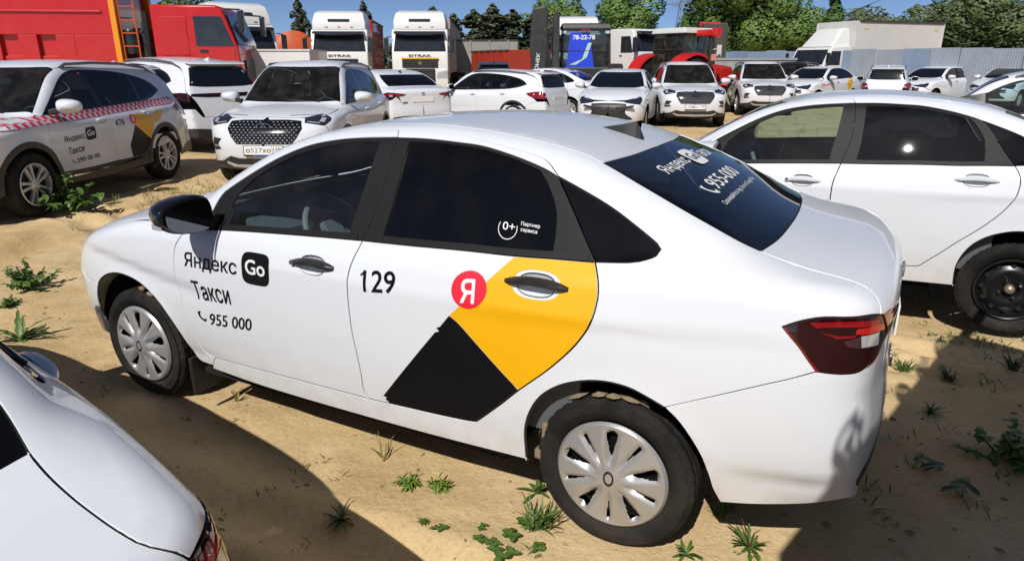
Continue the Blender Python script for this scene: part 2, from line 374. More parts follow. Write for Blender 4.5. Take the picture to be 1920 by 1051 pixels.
def mesh_n(name,P,F,N):
    me=bpy.data.meshes.new(name); me.from_pydata([tuple(p) for p in P],[],[tuple(int(i) for i in f) for f in F]); me.update()
    for p in me.polygons: p.use_smooth=True
    me.normals_split_custom_set_from_vertices([tuple(n) for n in N]); return me
class Skin:
    """cuts panels out of an implicit body: outlines are 3-D points, projected along -n on to the body"""
    def __init__(s,B): s.B=B
    def drape(s,Q,n,upv,lo,hi):
        e1,e2,nn=basis(n,upv); O=Q[:,:1]*e1+Q[:,1:2]*e2+nn*hi
        P,ok=s.B.cast(O,-nn,0,hi-lo,56); return P
    def panel(s,name,pts,n,m,parent,holes=(),gap=.0026,off=0,flange=.006,grid=.05,upv=(0,0,1),both=True,margin=.12,seal=False):
        e1,e2,nn=basis(n,upv); pts=np.array(pts,float); E=np.stack([e1,e2],1)
        Q=resample_closed(pts@E,grid*.6); Q=inset2(Q,gap); H=[inset2(resample_closed(np.array(h,float)@E,grid*.6),-gap) for h in holes]
        V,T=tri2d(Q,H,grid); c=pts@nn
        P=s.drape(V,n,upv,c.min()-margin-.15,c.max()+margin); N=s.B.normal(P); N=np.where((N@nn<.02)[:,None],nn,N); P=P+N*off
        out=s.emit(name,P,T,N,nn,m,parent,flange,both)
        if flange and seal: s.seal(out,P,T,N,nn,both,flange,nout=len(Q))  # dark strip puts the shut line's shade in as colour
        return out
    def seal(s,objs,P,T,N,nn,both,depth,w=.009,nout=1e9):
        """dark strip behind the panel edge that colours in the shade of the shut line"""
        tn=np.cross(P[T[:,1]]-P[T[:,0]],P[T[:,2]]-P[T[:,0]]); fl=(tn*nn).sum(1)<0; T=T.copy(); T[fl]=T[fl][:,::-1]; ec={}
        for t in T:
            for i in range(3): ec.setdefault((min(t[i],t[(i+1)%3]),max(t[i],t[(i+1)%3])),[]).append((t[i],t[(i+1)%3]))
        V=[];F=[]
        for k,l in ec.items():
            if len(l)==1 and max(k)<nout:
                a,b=l[0]; o=np.cross(P[b]-P[a],N[a]); o/=max(np.linalg.norm(o),1e-9); i=len(V)
                V+=[P[a]-N[a]*depth-o*.004,P[b]-N[b]*depth-o*.004,P[b]-N[b]*(depth+.001)+o*w,P[a]-N[a]*(depth+.001)+o*w]; F.append((i,i+3,i+2,i+1))
        V=np.array(V)
        for j,o in enumerate(objs):
            me=bpy.data.meshes.new('seal'); me.from_pydata([tuple(p) for p in V*np.array([1,1 if j==0 else -1,1])],[],F); me.update(); link('seal',me,DARK,o)
    def emit(s,name,P,T,N,nn,m,parent,flange,both):
        tn=np.cross(P[T[:,1]]-P[T[:,0]],P[T[:,2]]-P[T[:,0]]); fl=(tn*nn).sum(1)<0; T=T.copy(); T[fl]=T[fl][:,::-1]
        F=[tuple(t) for t in T]
        if flange:
            ec={}
            for t in T:
                for i in range(3): ec.setdefault((min(t[i],t[(i+1)%3]),max(t[i],t[(i+1)%3])),[]).append((t[i],t[(i+1)%3]))
            PP=list(P);NN=list(N)
            for k,l in ec.items():
                if len(l)==1:
                    a,b=l[0]; o=np.cross(P[b]-P[a],N[a]); o/=max(np.linalg.norm(o),1e-9); i=len(PP)
                    PP+=[P[a],P[b],P[b]-N[b]*flange,P[a]-N[a]*flange]; NN+=[(N[a]+o)/1.414,(N[b]+o)/1.414,o,o]; F.append((i,i+3,i+2,i+1))
            P=np.array(PP);N=np.array(NN)
        out=[]
        for sgn in ((1,-1) if both else (1,)):
            k=np.array([1,sgn,1]); me=mesh_n(name,P*k,F if sgn>0 else [f[::-1] for f in F],N*k)
            par=parent[0 if sgn>0 else 1] if isinstance(parent,(list,tuple)) else parent
            out.append(link(name,me,m,par))
        return out
    def decal(s,name,V,F,bl,br,tl,n,m,parent,off=.0022,upv=(0,0,1),maxlen=.025,margin=.1):
        """flat print laid on the body: unit-square points V mapped to the corner points bl, br, tl"""
        e1,e2,nn=basis(n,upv); E=np.stack([e1,e2],1); a,b,c=[np.array(p,float)@E for p in (bl,br,tl)]
        Q=a+V[:,:1]*(b-a)+V[:,1:2]*(c-a); Q,F=refine(Q,F,maxlen); d=[np.array(p,float)@nn for p in (bl,br,tl)]
        P=s.drape(Q,n,upv,min(d)-margin,max(d)+margin); N=s.B.normal(P); P=P+N*off
        return s.emit(name,P,np.array(F),N,nn,m,parent,0,False)[0]
    def text(s,t,bl,br,tl,n,m,parent,bold=0,name='lettering',off=.0022,upv=(0,0,1)):
        V,F,a=text2d(t,bold); return s.decal(name,V,F,bl,br,tl,n,m,parent,off,upv)
def disc_pts(k=28,sq=2.0,r=.5):
    t=np.linspace(0,2*PI,k,endpoint=False); c,sn=np.cos(t),np.sin(t)
    return np.stack([.5+r*np.sign(c)*np.abs(c)**(2/sq),.5+r*np.sign(sn)*np.abs(sn)**(2/sq)],1)
def fan(V): return np.vstack([V,V.mean(0)]),[(len(V),i,(i+1)%len(V)) for i in range(len(V))]

def S2(B,pts,y=1.5):
    """side-view outline points (x,z) dropped on to the body from the left"""
    P,_=B.cast(np.array([(p[0],y,p[1]) for p in pts],float),(0,-1,0),0,y+.2,200); return P
def T2(B,pts,z=2.2):
    P,_=B.cast(np.array([(p[0],p[1],z) for p in pts],float),(0,0,-1),0,2,220); return P
def F2(B,pts,x=2.8,sg=1):
    """front (sg 1) or rear (sg -1) view outline points (y,z)"""
    P,_=B.cast(np.array([(x*sg,p[0],p[1]) for p in pts],float),(-sg,0,0),0,2.2,240); return P
# ------------------------------------------------------------------ wheels
def tyre_mesh(rr,rt,w,n=120,tread=True):
    """lathe with circumferential grooves, lugs along the shoulder; rr rim radius, rt tyre radius, outer face +y"""
    h=w/2; d=rt-rr
    prof=[(rr,-h*.55),(rr+.012,-h*.72),(rr+d*.35,-h*.98),(rr+d*.62,-h),(rr+d*.84,-h*.93),(rt-.008,-h*.80),(rt,-h*.70)]
    tr=[(rt,-h*.42),(rt-.008,-h*.40),(rt-.008,-h*.33),(rt,-h*.31),(rt+.001,-h*.05),(rt-.008,-h*.04),(rt-.008,h*.04),(rt+.001,h*.05),(rt,h*.31),(rt-.008,h*.33),(rt-.008,h*.40),(rt,h*.42)]
    p2=[(rt,h*.70),(rt-.008,h*.80),(rt-.02,h*.885),(rr+d*.80,h*.94),(rr+d*.62,h),(rr+d*.45,h*1.0),(rr+d*.43,h*.985),(rr+d*.30,h*.96),(rr+.014,h*.80),(rr+.004,h*.74),(rr-.004,h*.60)]
    b=MB(); P=prof+tr+p2; k=len(P); V=[];F=[]
    for i in range(n):
        t=2*PI*i/n; c,s=math.cos(t),math.sin(t)
        for j,(r,y) in enumerate(P):
            if tread and i%3==0 and j in (4,5,6,7,18,19,20,21): r-=.0045
            V.append((r*c,y,r*s))
    for i in range(n):
        for j in range(k-1): a=i*k+j; i2=(i+1)%n; F.append((a,a+1,i2*k+j+1,i2*k+j))
    b.add(V,F); return b
def hubcap_mb(r0=.213,spokes=10,na=300,nr=26):
    """wheel trim: ten folded blades in pairs, five wide and five narrow openings"""
    b=MB(); rad=np.concatenate([np.linspace(0,.036,4),np.linspace(.046,.186,nr-8),[.190,.196,.203,.209,r0]]); V=[];F=[];hole={}
    for i in range(na):
        t=2*PI*i/na; ph=(t/(2*PI)*5)%1.0
        for j,r in enumerate(rad):
            dw=abs(ph-.25)*2*PI/5*r; dn=abs(ph-.75)*2*PI/5*r
            hw=(.0045+.0195*np.clip((r-.085)/.085,0,1))*(1 if .085<r<.182 else 0); hn=(.002+.008*np.clip((r-.10)/.07,0,1))*(1 if .100<r<.178 else 0)
            # surface: blades slope away from a raised spine towards each opening, flat outer band
            f=np.clip((r-.045)/.045,0,1)*np.clip((.192-r)/.012,0,1); u=min(dw/(.018+.10*r),1); v=min(dn/(.012+.07*r),1)
            y=.020-.016*(r/r0)**2-.021*f*(1-u)**1.3-.014*f*(1-v)**1.3
            if r<.034: y=.024
            if r>.205: y-=.010*(r-.205)/.008
            V.append((r*math.cos(t),y,r*math.sin(t))); hole[(i,j)]=dw<hw or dn<hn
    k=len(rad)
    for i in range(na):
        for j in range(k-1):
            i2=(i+1)%na
            if hole[(i,j)] and hole[(i2,j+1)] and hole[(i,j+1)] and hole[(i2,j)]: continue
            F.append((i*k+j,i2*k+j,i2*k+j+1,i*k+j+1) if j else (i*k,i2*k+1,i*k+1))
    b.add(V,F); return b
def alloy_mb(r0=.235,n=5):
    """five twin-spoke alloy rim"""
    b=MB(); b.lathe([(r0,.0),(r0+.004,.008),(r0-.006,.012),(r0-.016,.006),(r0-.022,-.02),(r0-.03,-.09)],60)
    b.lathe([(0,.012),(.03,.012),(.036,.004),(.06,.0),(.068,-.012),(.07,-.04)],30)
    for i in range(n):
        for sgn in (-1,1):
            a=2*PI*i/n; t0=a+sgn*.30; t1=a+sgn*.20
            p0=Vector((.05*math.cos(t0),-.004,.05*math.sin(t0))); p1=Vector(((r0-.012)*math.cos(t1),.004,(r0-.012)*math.sin(t1)))
            d=(p1-p0).normalized(); s=d.cross(Vector((0,1,0))); w0,w1=.011,.017
            V=[p0-s*w0,p0+s*w0,p1+s*w1,p1-s*w1]; lo=Vector((0,.028,0))
            b.add([tuple(v) for v in V]+[tuple(v-lo) for v in V],[(0,1,2,3),(4,7,6,5),(0,4,5,1),(1,5,6,2),(2,6,7,3),(3,7,4,0)])
    return b
def steel_mb(r0=.197):
    b=MB(); b.lathe([(r0+.008,.004),(r0+.002,.012),(r0-.006,.006),(r0-.012,-.03),(r0-.025,-.05),(r0-.04,-.042),(.13,-.018),(.10,-.012),(.085,-.02),(.055,-.022),(.05,-.03),(0,-.03)],64)
    return b
_W={}
def wheel(kind,loc,parent,side=1,rt=.3105,w=.185):
    e=root('wheel',loc); e.parent=parent
    if side<0: e.rotation_euler=(0,0,PI)
    key=(kind,rt)
    if key not in _W:
        rr={'hubcap':.206,'steel':.2,'alloy':.232,'truck':.29,'farm':.38}[kind]
        _W[key]=True; made={}
        made['tyre']=tyre_mesh(rr,rt,w,n=120 if kind!='truck' else 72).build('tyre',RUB,None,35)
        y=w/2-.012
        if kind=='hubcap':
            made['hubcap']=hubcap_mb().build('hubcap',SILV,None,30,loc=(0,y+.006,0))
            q=MB().lathe([(0,-.03),(.19,-.03),(.2,-.06)],40); q.build
            made['rim']=q.build('rim',STEEL,None,40,loc=(0,y-.012,0))
            bd=MB(); bd.lathe([(.018,.0245),(.024,.0260),(.027,.0245)],24,M=Matrix.Scale(1,4)@Matrix.Diagonal((.75,1,1.15,1)))
            made['badge']=bd.build('badge',GLOSSB,None,40,loc=(0,y+.006,0))
        elif kind=='steel':
            made['rim']=steel_mb().build('rim',STEEL,None,40,loc=(0,y,0))
            c=MB(); c.lathe([(.03,-.022),(.03,0),(.022,.014),(.008,.02),(0,.02)],24); made['hub_cap']=c.build('hub_cap',mat('worn_cap',(.45,.36,.28),.4,.7),None,40,loc=(0,y,0))
            for k in range(4):
                a=PI/4+k*PI/2+.35; nb=MB(); nb.lathe([(.011,-.02),(.011,.0),(.006,.008),(0,.008)],6,M=Matrix.Translation((.062*math.cos(a),0,.062*math.sin(a)))); made['wheel_nut%d'%k]=nb.build('wheel_nut',CHROME,None,0,loc=(0,y,0))
            for k in range(12):
                a=k*PI/6; nb=MB(); nb.lathe([(0,0),(.013,0),(.016,-.004)],14,M=Matrix.Translation((.15*math.cos(a),-.0235,.15*math.sin(a)))@Matrix.Rotation(0,4,'X')); made['vent_hole%d'%k]=nb.build('vent_hole',DARK,None,0,loc=(0,y,0))
        elif kind=='alloy':
            made['rim']=alloy_mb().build('rim',ALLOY,None,35,loc=(0,y,0)); q=MB().lathe([(0,-.05),(.21,-.05),(.225,-.09)],32); made['brake_disc']=q.build('brake_disc',mat('brake_dark',(.03,.03,.03),.6,.5),None,40,loc=(0,y,0))
        elif kind=='truck':
            q=MB().lathe([(.285,.0),(.27,.01),(.25,-.02),(.2,-.09),(.17,-.10),(.13,-.04),(.10,.0),(.09,.03),(0,.03)],40); made['rim']=q.build('rim',mat('truck_rim',(.25,.24,.23),.6,.3,noise=(6,.8,(.2,.15,.1))),None,40,loc=(0,w/2-.04,0))
        elif kind=='farm':
            q=MB().lathe([(.37,.0),(.35,.01),(.33,-.03),(.25,-.05),(.12,-.04),(.11,.03),(0,.03)],32); made['rim']=q.build('rim',mat('farm_rim',(.5,.48,.4),.6),None,40,loc=(0,w/2-.05,0))
        _W[key]=made
        for o in made.values(): o.parent=e
    else:
        for o in _W[key].values():
            c=o.copy(); COL.objects.link(c); c.parent=e
    return e
# ------------------------------------------------------------------ ground
def vnoise(x,y,seed=0):
    xi=np.floor(x).astype(np.int64);yi=np.floor(y).astype(np.int64);fx=x-xi;fy=y-yi;fx=fx*fx*(3-2*fx);fy=fy*fy*(3-2*fy)
    def h(a,b):
        n=(a*374761393+b*668265263+seed*974711)&0x7fffffff; n=(n^(n>>13))*1274126177&0x7fffffff; return ((n^(n>>16))&0xffff)/65535.
    return (h(xi,yi)*(1-fx)+h(xi+1,yi)*fx)*(1-fy)+(h(xi,yi+1)*(1-fx)+h(xi+1,yi+1)*fx)*fy
def gz(x,y):
    x=np.asarray(x,float);y=np.asarray(y,float)
    r=np.maximum(sstep(4.95,5.55,x+.25*(vnoise(y*.8,y*0+3,5)-.5)),sstep(-4.7,-6.2,y)); near=np.exp(-((x-1)**2/160+(y-.5)**2/90))
    z=.075*r+.05*np.exp(-((x-5.5-.2*(vnoise(y*.7,y*0,6)-.5))/.22)**2)*sstep(-6,-3.5,y)*(vnoise(y*1.7,x*1.7,9))
    n=(vnoise(x*.35,y*.35,1)-.5)*.10*(1-near)+(vnoise(x*1.1,y*1.1,2)-.5)*.035+(vnoise(x*3.1,y*3.1,3)-.5)*.030+(vnoise(x*8,y*8,4)-.5)*.017+(vnoise(x*19,y*19,7)-.5)*.007
    # tyre ruts left by cars driving along the row
    for yc,dp in ((1.62,.06),(1.22,.045),(-1.9,.045),(-1.5,.03),(4.4,.0)):
        w=yc+.10*np.sin(x*.55+yc)+.05*np.sin(x*1.7); n=n-dp*np.exp(-((y-w)/.10)**2)+dp*.55*np.exp(-((np.abs(y-w)-.17)/.06)**2)*(vnoise(x*4,y*4,11)+.3)
    n=n*(1-.75*np.exp(-((np.abs(x)-1.3175)**2+(np.abs(y)-.75)**2)/.09))
    n=n-.07*np.exp(-((x-1.1)**2/2.2+(y-2.5)**2/.35))   # the lower left car stands in a dip
    return z+n-.012
def axis(lo,hi,st,far):
    a=list(np.arange(lo,hi+st/2,st)); d=st; p=hi
    while p<far: d*=1.13; p+=d; a.append(p)
    d=st; p=lo
    while p>-far: d*=1.13; p-=d; a.insert(0,p)
    return np.array(a)
gx=axis(-4.2,7.6,.042,1100); gy=axis(-4.4,3.2,.042,1100); X,Y=np.meshgrid(gx,gy,indexing='ij'); Z=gz(X,Y)*np.exp(-np.maximum(np.hypot(X,Y)-60,0)/60)
nv,mv=X.shape; idx=np.arange(nv*mv).reshape(nv,mv); Fq=np.stack([idx[:-1,:-1],idx[1:,:-1],idx[1:,1:],idx[:-1,1:]],-1).reshape(-1,4)
me=bpy.data.meshes.new('ground'); me.vertices.add(nv*mv); me.vertices.foreach_set('co',np.stack([X,Y,Z],-1).ravel().astype(np.float32))
me.loops.add(len(Fq)*4); me.loops.foreach_set('vertex_index',Fq.ravel().astype(np.int32)); me.polygons.add(len(Fq)); me.polygons.foreach_set('loop_start',np.arange(0,len(Fq)*4,4,dtype=np.int32)); me.polygons.foreach_set('loop_total',np.full(len(Fq),4,dtype=np.int32)); me.update(); me.validate()
for p in me.polygons: p.use_smooth=True
def sand():
    m=bpy.data.materials.new('sand'); m.use_nodes=True; t=m.node_tree; b=t.nodes['Principled BSDF']; b.inputs['Roughness'].default_value=.95; b.inputs['Specular IOR Level'].default_value=.15
    tc=t.nodes.new('ShaderNodeTexCoord'); N=t.nodes.new; L=t.links.new
    def noise(s,d=6,r=.6):
        n=N('ShaderNodeTexNoise'); n.inputs['Scale'].default_value=s; n.inputs['Detail'].default_value=d; n.inputs['Roughness'].default_value=r; L(tc.outputs['Object'],n.inputs['Vector']); return n
    def ramp(n,e):
        r=N('ShaderNodeValToRGB'); r.color_ramp.elements[0].position=e[0][0]; r.color_ramp.elements[0].color=(*e[0][1],1); r.color_ramp.elements[1].position=e[-1][0]; r.color_ramp.elements[1].color=(*e[-1][1],1)
        for p,c in e[1:-1]: k=r.color_ramp.elements.new(p); k.color=(*c,1)
        L(n.outputs['Fac'],r.inputs[0]); return r
    a=ramp(noise(.9,8,.62),[(.28,(.47,.32,.15)),(.48,(.63,.455,.235)),(.72,(.73,.56,.33))])
    s2=ramp(noise(38,4,.7),[(.33,(.66,.62,.56)),(.52,(1,1,1))])
    mx=N('ShaderNodeMix'); mx.data_type='RGBA'; mx.blend_type='MULTIPLY'; mx.inputs[0].default_value=.45; L(a.outputs[0],mx.inputs[6]); L(s2.outputs[0],mx.inputs[7])
    # damp darker crust in patches
    s3=ramp(noise(4.5,7,.65),[(.58,(1,1,1)),(.74,(.62,.56,.5))]); m2=N('ShaderNodeMix'); m2.data_type='RGBA'; m2.blend_type='MULTIPLY'; m2.inputs[0].default_value=.8; L(mx.outputs[2],m2.inputs[6]); L(s3.outputs[0],m2.inputs[7])
    # worn grass cover far off
    gd=N('ShaderNodeVectorMath'); gd.operation='LENGTH'; L(tc.outputs['Object'],gd.inputs[0]); mr=N('ShaderNodeMapRange'); mr.inputs['From Min'].default_value=45; mr.inputs['From Max'].default_value=75; L(gd.outputs['Value'],mr.inputs['Value'])
    m4=N('ShaderNodeMix'); m4.data_type='RGBA'; m4.inputs[7].default_value=(.09,.11,.035,1); L(mr.outputs[0],m4.inputs[0]); L(m2.outputs[2],m4.inputs[6]); L(m4.outputs[2],b.inputs['Base Color'])
    n1=noise(26,6,.65); n2=noise(140,3,.6); ad=N('ShaderNodeMath'); ad.operation='MULTIPLY_ADD'; L(n2.outputs['Fac'],ad.inputs[0]); ad.inputs[1].default_value=.3; L(n1.outputs['Fac'],ad.inputs[2])
    bp=N('ShaderNodeBump'); bp.inputs['Strength'].default_value=.5; bp.inputs['Distance'].default_value=.022; L(ad.outputs[0],bp.inputs['Height']); L(bp.outputs[0],b.inputs['Normal']); return m
SAND=sand(); tag(link('ground',me,SAND),kind='structure')
# loose clods of sand and small stones
def clods(name,n,area,smax_,m,seed):
    rg=np.random.default_rng(seed); b=MB(); o8=[(1,0,0),(-1,0,0),(0,1,0),(0,-1,0),(0,0,1),(0,0,-.5)]
    f8=[(0,2,4),(2,1,4),(1,3,4),(3,0,4),(2,0,5),(1,2,5),(3,1,5),(0,3,5)]
    x=rg.uniform(area[0],area[1],n); y=rg.uniform(area[2],area[3],n); z=gz(x,y); V=[];F=[]
    for i in range(n):
        s=smax_*rg.random()**3+.003; a=rg.uniform(0,6.28); k=len(V); c_,s_=math.cos(a),math.sin(a); q=rg.uniform(.5,1.2,(6,1))*np.array(o8)*s*np.array([1.3,1,.7])
        for p in q: V.append((x[i]+p[0]*c_-p[1]*s_,y[i]+p[0]*s_+p[1]*c_,z[i]+p[2]+s*.1))
        F+=[tuple(j+k for j in f) for f in f8]
    b.add(V,F); o=b.build(name,m,None); return tag(o,'loose sand clods and grit strewn between the cars','clods',kind='stuff')
clods('sand_clods',2200,(-3.2,4.5,-4.2,2.2),.017,mat('clod',(.36,.25,.125),.95,noise=(9,.8,(.22,.15,.08))),3)
# ------------------------------------------------------------------ weeds and grass
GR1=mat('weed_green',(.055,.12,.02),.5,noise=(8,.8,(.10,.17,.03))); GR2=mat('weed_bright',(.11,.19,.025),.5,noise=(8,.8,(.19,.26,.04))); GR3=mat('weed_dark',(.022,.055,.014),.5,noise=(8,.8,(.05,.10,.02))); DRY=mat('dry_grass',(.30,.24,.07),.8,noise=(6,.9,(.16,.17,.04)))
def leaf(b,base,az,pitch,ln,w,curl=.6,n=4,fold=.15,jag=0):
    """one tapering blade, bent along its length, slightly folded about the midrib"""
    P=Vector(base); d=Vector((math.cos(az)*math.cos(pitch),math.sin(az)*math.cos(pitch),math.sin(pitch))); sd_=Vector((-math.sin(az),math.cos(az),0)); V=[];F=[]
    for i in range(n+1):
        t=i/n; ww=w*math.sin(PI*(.12+.86*t))**.8*(.55 if jag and i%2 else 1); u=sd_.cross(d); 
        V+=[tuple(P-sd_*ww+u*(-fold*ww)),tuple(P),tuple(P+sd_*ww+u*(-fold*ww))]
        p2=pitch-curl*(t+1/n); d=Vector((math.cos(az)*math.cos(p2),math.sin(az)*math.cos(p2),math.sin(p2))); P=P+d*(ln/n)
    for i in range(n): k=i*3; F+=[(k,k+1,k+4,k+3),(k+1,k+2,k+5,k+4)]
    b.add(V,F)
def weed(kind,x,y,s,label,group=None,m=None,rs=0):
    s=s*(.8 if kind!='bush' else .9); rg=random.Random(rs*7+13); z=float(gz(x,y))-.004; A=root('weed',(x,y,z),rg.uniform(0,6.28),label,'weed',group); b=MB(); st=None
    if kind=='star':      # dense whorls of narrow leaves
        for k in range(70):
            h=rg.random(); leaf(b,(rg.uniform(-.3,.3)*s,rg.uniform(-.3,.3)*s,.05*s+.35*s*h),rg.uniform(0,6.28),rg.uniform(.0,1.2)*(.4+.6*h),s*rg.uniform(.35,.6),s*.05,.9,3)
        m=m or GR2
    elif kind=='rosette':
        for k in range(24): leaf(b,(rg.uniform(-.06,.06)*s,rg.uniform(-.06,.06)*s,.01),k*2.4+rg.uniform(-.5,.5),rg.uniform(.05,1.2),s*rg.uniform(.35,1),s*rg.uniform(.04,.08),rg.uniform(.4,1.1),7,jag=1)
        m=m or GR1
    elif kind=='dock':
        for k in range(12): leaf(b,(rg.uniform(-.08,.08)*s,rg.uniform(-.08,.08)*s,.01),k*2.4+rg.uniform(-.6,.6),rg.uniform(.3,1.4),s*rg.uniform(.4,1),s*rg.uniform(.05,.09),rg.uniform(.4,1.1),6)
        m=m or GR1
    elif kind=='bush':    # leafy stems
        st=MB()
        for k in range(16):
            a=rg.uniform(0,6.28); r=rg.uniform(.1,.95)*s; top=(math.cos(a)*r,math.sin(a)*r,s*rg.uniform(.25,.75)*(1.15-r/s*.6)); st.tube([(top[0]*.25,top[1]*.25,0),(top[0]*.7,top[1]*.7,top[2]*.6),top],.004+.004*s,5)
            for j in range(15):
                t=rg.uniform(.3,1.05); leaf(b,(top[0]*t+rg.uniform(-.05,.05)*s,top[1]*t+rg.uniform(-.05,.05)*s,top[2]*t),rg.uniform(0,6.28),rg.uniform(-.3,.7),s*rg.uniform(.12,.24),s*.06,.8,3)
        m=m or GR1
    elif kind=='grass':
        for k in range(40): leaf(b,(rg.uniform(-.22,.22)*s,rg.uniform(-.15,.15)*s,0),rg.uniform(0,6.28),rg.uniform(.8,1.5),s*rg.uniform(.5,1),s*.018+.0015,.7,4)
        m=m or GR2
    elif kind=='seedling':
        st=MB()
        for k in range(3):
            a=rg.uniform(0,6.28); st.tube([(0,0,0),(math.cos(a)*.4*s,math.sin(a)*.4*s,s*.5)],.002,5)
            for j in range(3): leaf(b,(math.cos(a)*.4*s,math.sin(a)*.4*s,s*.5),a+j*2.1,rg.uniform(.0,.5),s*rg.uniform(.5,.8),s*.22,.5,4)
        m=m or GR1
    elif kind=='straw':
        for k in range(3):
            a=rg.uniform(0,6.28); b.tube([(0,0,0),(math.cos(a)*.15*s,math.sin(a)*.15*s,s*.5),(math.cos(a)*.45*s,math.sin(a)*.45*s,s*rg.uniform(.7,1))],[.003,.0025,.001],5)
            leaf(b,(math.cos(a)*.1*s,math.sin(a)*.1*s,.1*s),a+1,1.2,s*.5,.004,.7,4)
        m=m or DRY
    b.build('leaves' if kind!='straw' else 'stalks',m,A,0)
    if st: st.build('stems',m,A,0)
    return A
weed('star',-.411,.855,.115,'left of two bright spiky weeds on the sand below the black door wedge',rs=1); weed('star',-.54,.811,.12,'right of two bright spiky weeds on the sand below the black door wedge',rs=2)
weed('star',-.618,1.041,.055,'tiny spiky weed in front of the pair of bright spiky weeds',m=GR1,rs=3); weed('seedling',-.71,1.062,.045,'tiny round-leaved seedling just right of the tiny spiky weed',rs=4)
weed('dock',-.94,.66,.17,'broad-leaved weed against the front of the nearest rear wheel',rs=5); weed('grass',-1.042,.858,.20,'tall green grass tuft standing before the nearest rear wheel',m=GR1,rs=6)
for i,(x,y,s) in enumerate(((-.981,.853,.08),(-.984,.953,.07),(-.90,1.054,.05),(-.943,1.049,.045),(-1.005,1.081,.08),(-1.10,.98,.05),(-.86,.97,.04))): weed('seedling',x,y,s,'small round-leaved seedling in the patch left of the nearest rear wheel','seedlings by the rear wheel',rs=10+i)
weed('dock',-1.596,.76,.12,'leafy weed at the bottom edge under the right side of the nearest rear wheel',rs=20); weed('rosette',-1.797,.60,.15,'dandelion with toothed leaves and stalks below the rear bumper corner',m=GR1,rs=21); weed('straw',-1.80,.60,.24,'brown seed stalks rising from the dandelion below the rear bumper',m=mat('brown_stalk',(.09,.055,.025),.8),rs=22)
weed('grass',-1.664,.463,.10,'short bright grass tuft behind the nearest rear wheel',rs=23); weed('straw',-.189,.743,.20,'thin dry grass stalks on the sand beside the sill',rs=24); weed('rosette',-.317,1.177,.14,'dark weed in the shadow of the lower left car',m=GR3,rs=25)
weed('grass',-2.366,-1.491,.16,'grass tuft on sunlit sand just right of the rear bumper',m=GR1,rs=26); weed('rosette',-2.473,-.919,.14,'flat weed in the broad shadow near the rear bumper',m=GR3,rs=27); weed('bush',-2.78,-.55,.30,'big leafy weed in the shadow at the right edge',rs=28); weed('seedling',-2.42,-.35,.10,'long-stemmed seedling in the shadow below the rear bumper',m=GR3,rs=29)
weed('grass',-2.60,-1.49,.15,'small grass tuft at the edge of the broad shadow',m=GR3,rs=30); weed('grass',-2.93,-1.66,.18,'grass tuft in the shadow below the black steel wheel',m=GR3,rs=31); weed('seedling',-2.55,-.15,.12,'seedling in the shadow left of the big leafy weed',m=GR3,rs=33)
weed('bush',6.25,-1.65,.62,'green leafy bush growing before the front wheel of taxi 476',rs=32)
weed('bush',3.95,.02,.34,'upper green weed patch on the sand at the left edge',rs=34); weed('bush',3.55,.45,.16,'small green weed between the two weed patches at the left edge',rs=35); weed('rosette',2.80,.72,.36,'spiky thistle-like weed beside the dark mirror at the left edge',m=GR1,rs=36)
weed('straw',.87,.66,.13,'dry straw sticking out under the front sill of the nearest taxi',rs=37)
rg=np.random.default_rng(5)
def tufts(name,pts,label,m,s0=.14):
    b=MB(); r_=random.Random(3)
    for (x,y) in pts:
        z=float(gz(x,y))
        for k in range(6): leaf(b,(x+r_.uniform(-.04,.04),y+r_.uniform(-.04,.04),z-.003),r_.uniform(0,6.28),r_.uniform(.7,1.5),s0*r_.uniform(.4,1.1),.0035,.8,3)
    return tag(b.build(name,m,None),label,'grass',kind='stuff')
P_=[(5.75+rg.normal()*.45+.0*k,-3.2+rg.normal()*.75) for k in range(130)]; tufts('dry_grass',P_,'sparse dry grass on the sand bank between taxi 476 and the o527xo car',DRY,.17)
P_=[(5.3+rg.normal()*.9,-18.2+rg.normal()*1.6) for k in range(220)]; tufts('dry_grass',P_,'dry grass patch left of the o748xo car',DRY,.22)
P_=[(rg.uniform(-3.6,-1.9),rg.uniform(-3.2,.2)) for k in range(60)]+[(-2.9+rg.normal()*.35,-2.1+rg.normal()*.2) for k in range(40)]; tufts('short_grass',P_,'short grass blades on the sand behind the nearest taxi',GR1,.07)
P_=[(rg.uniform(-2.2,2.0),rg.uniform(.55,1.9)) for k in range(26)]; tufts('dry_grass',P_,'tiny dry grass wisps on the sand beside the nearest taxi',DRY,.05)
P_=[(rg.uniform(-14,30),rg.uniform(-34,-9)) for k in range(900)]; tufts('short_grass',P_,'scattered grass over the far part of the lot',DRY,.25)
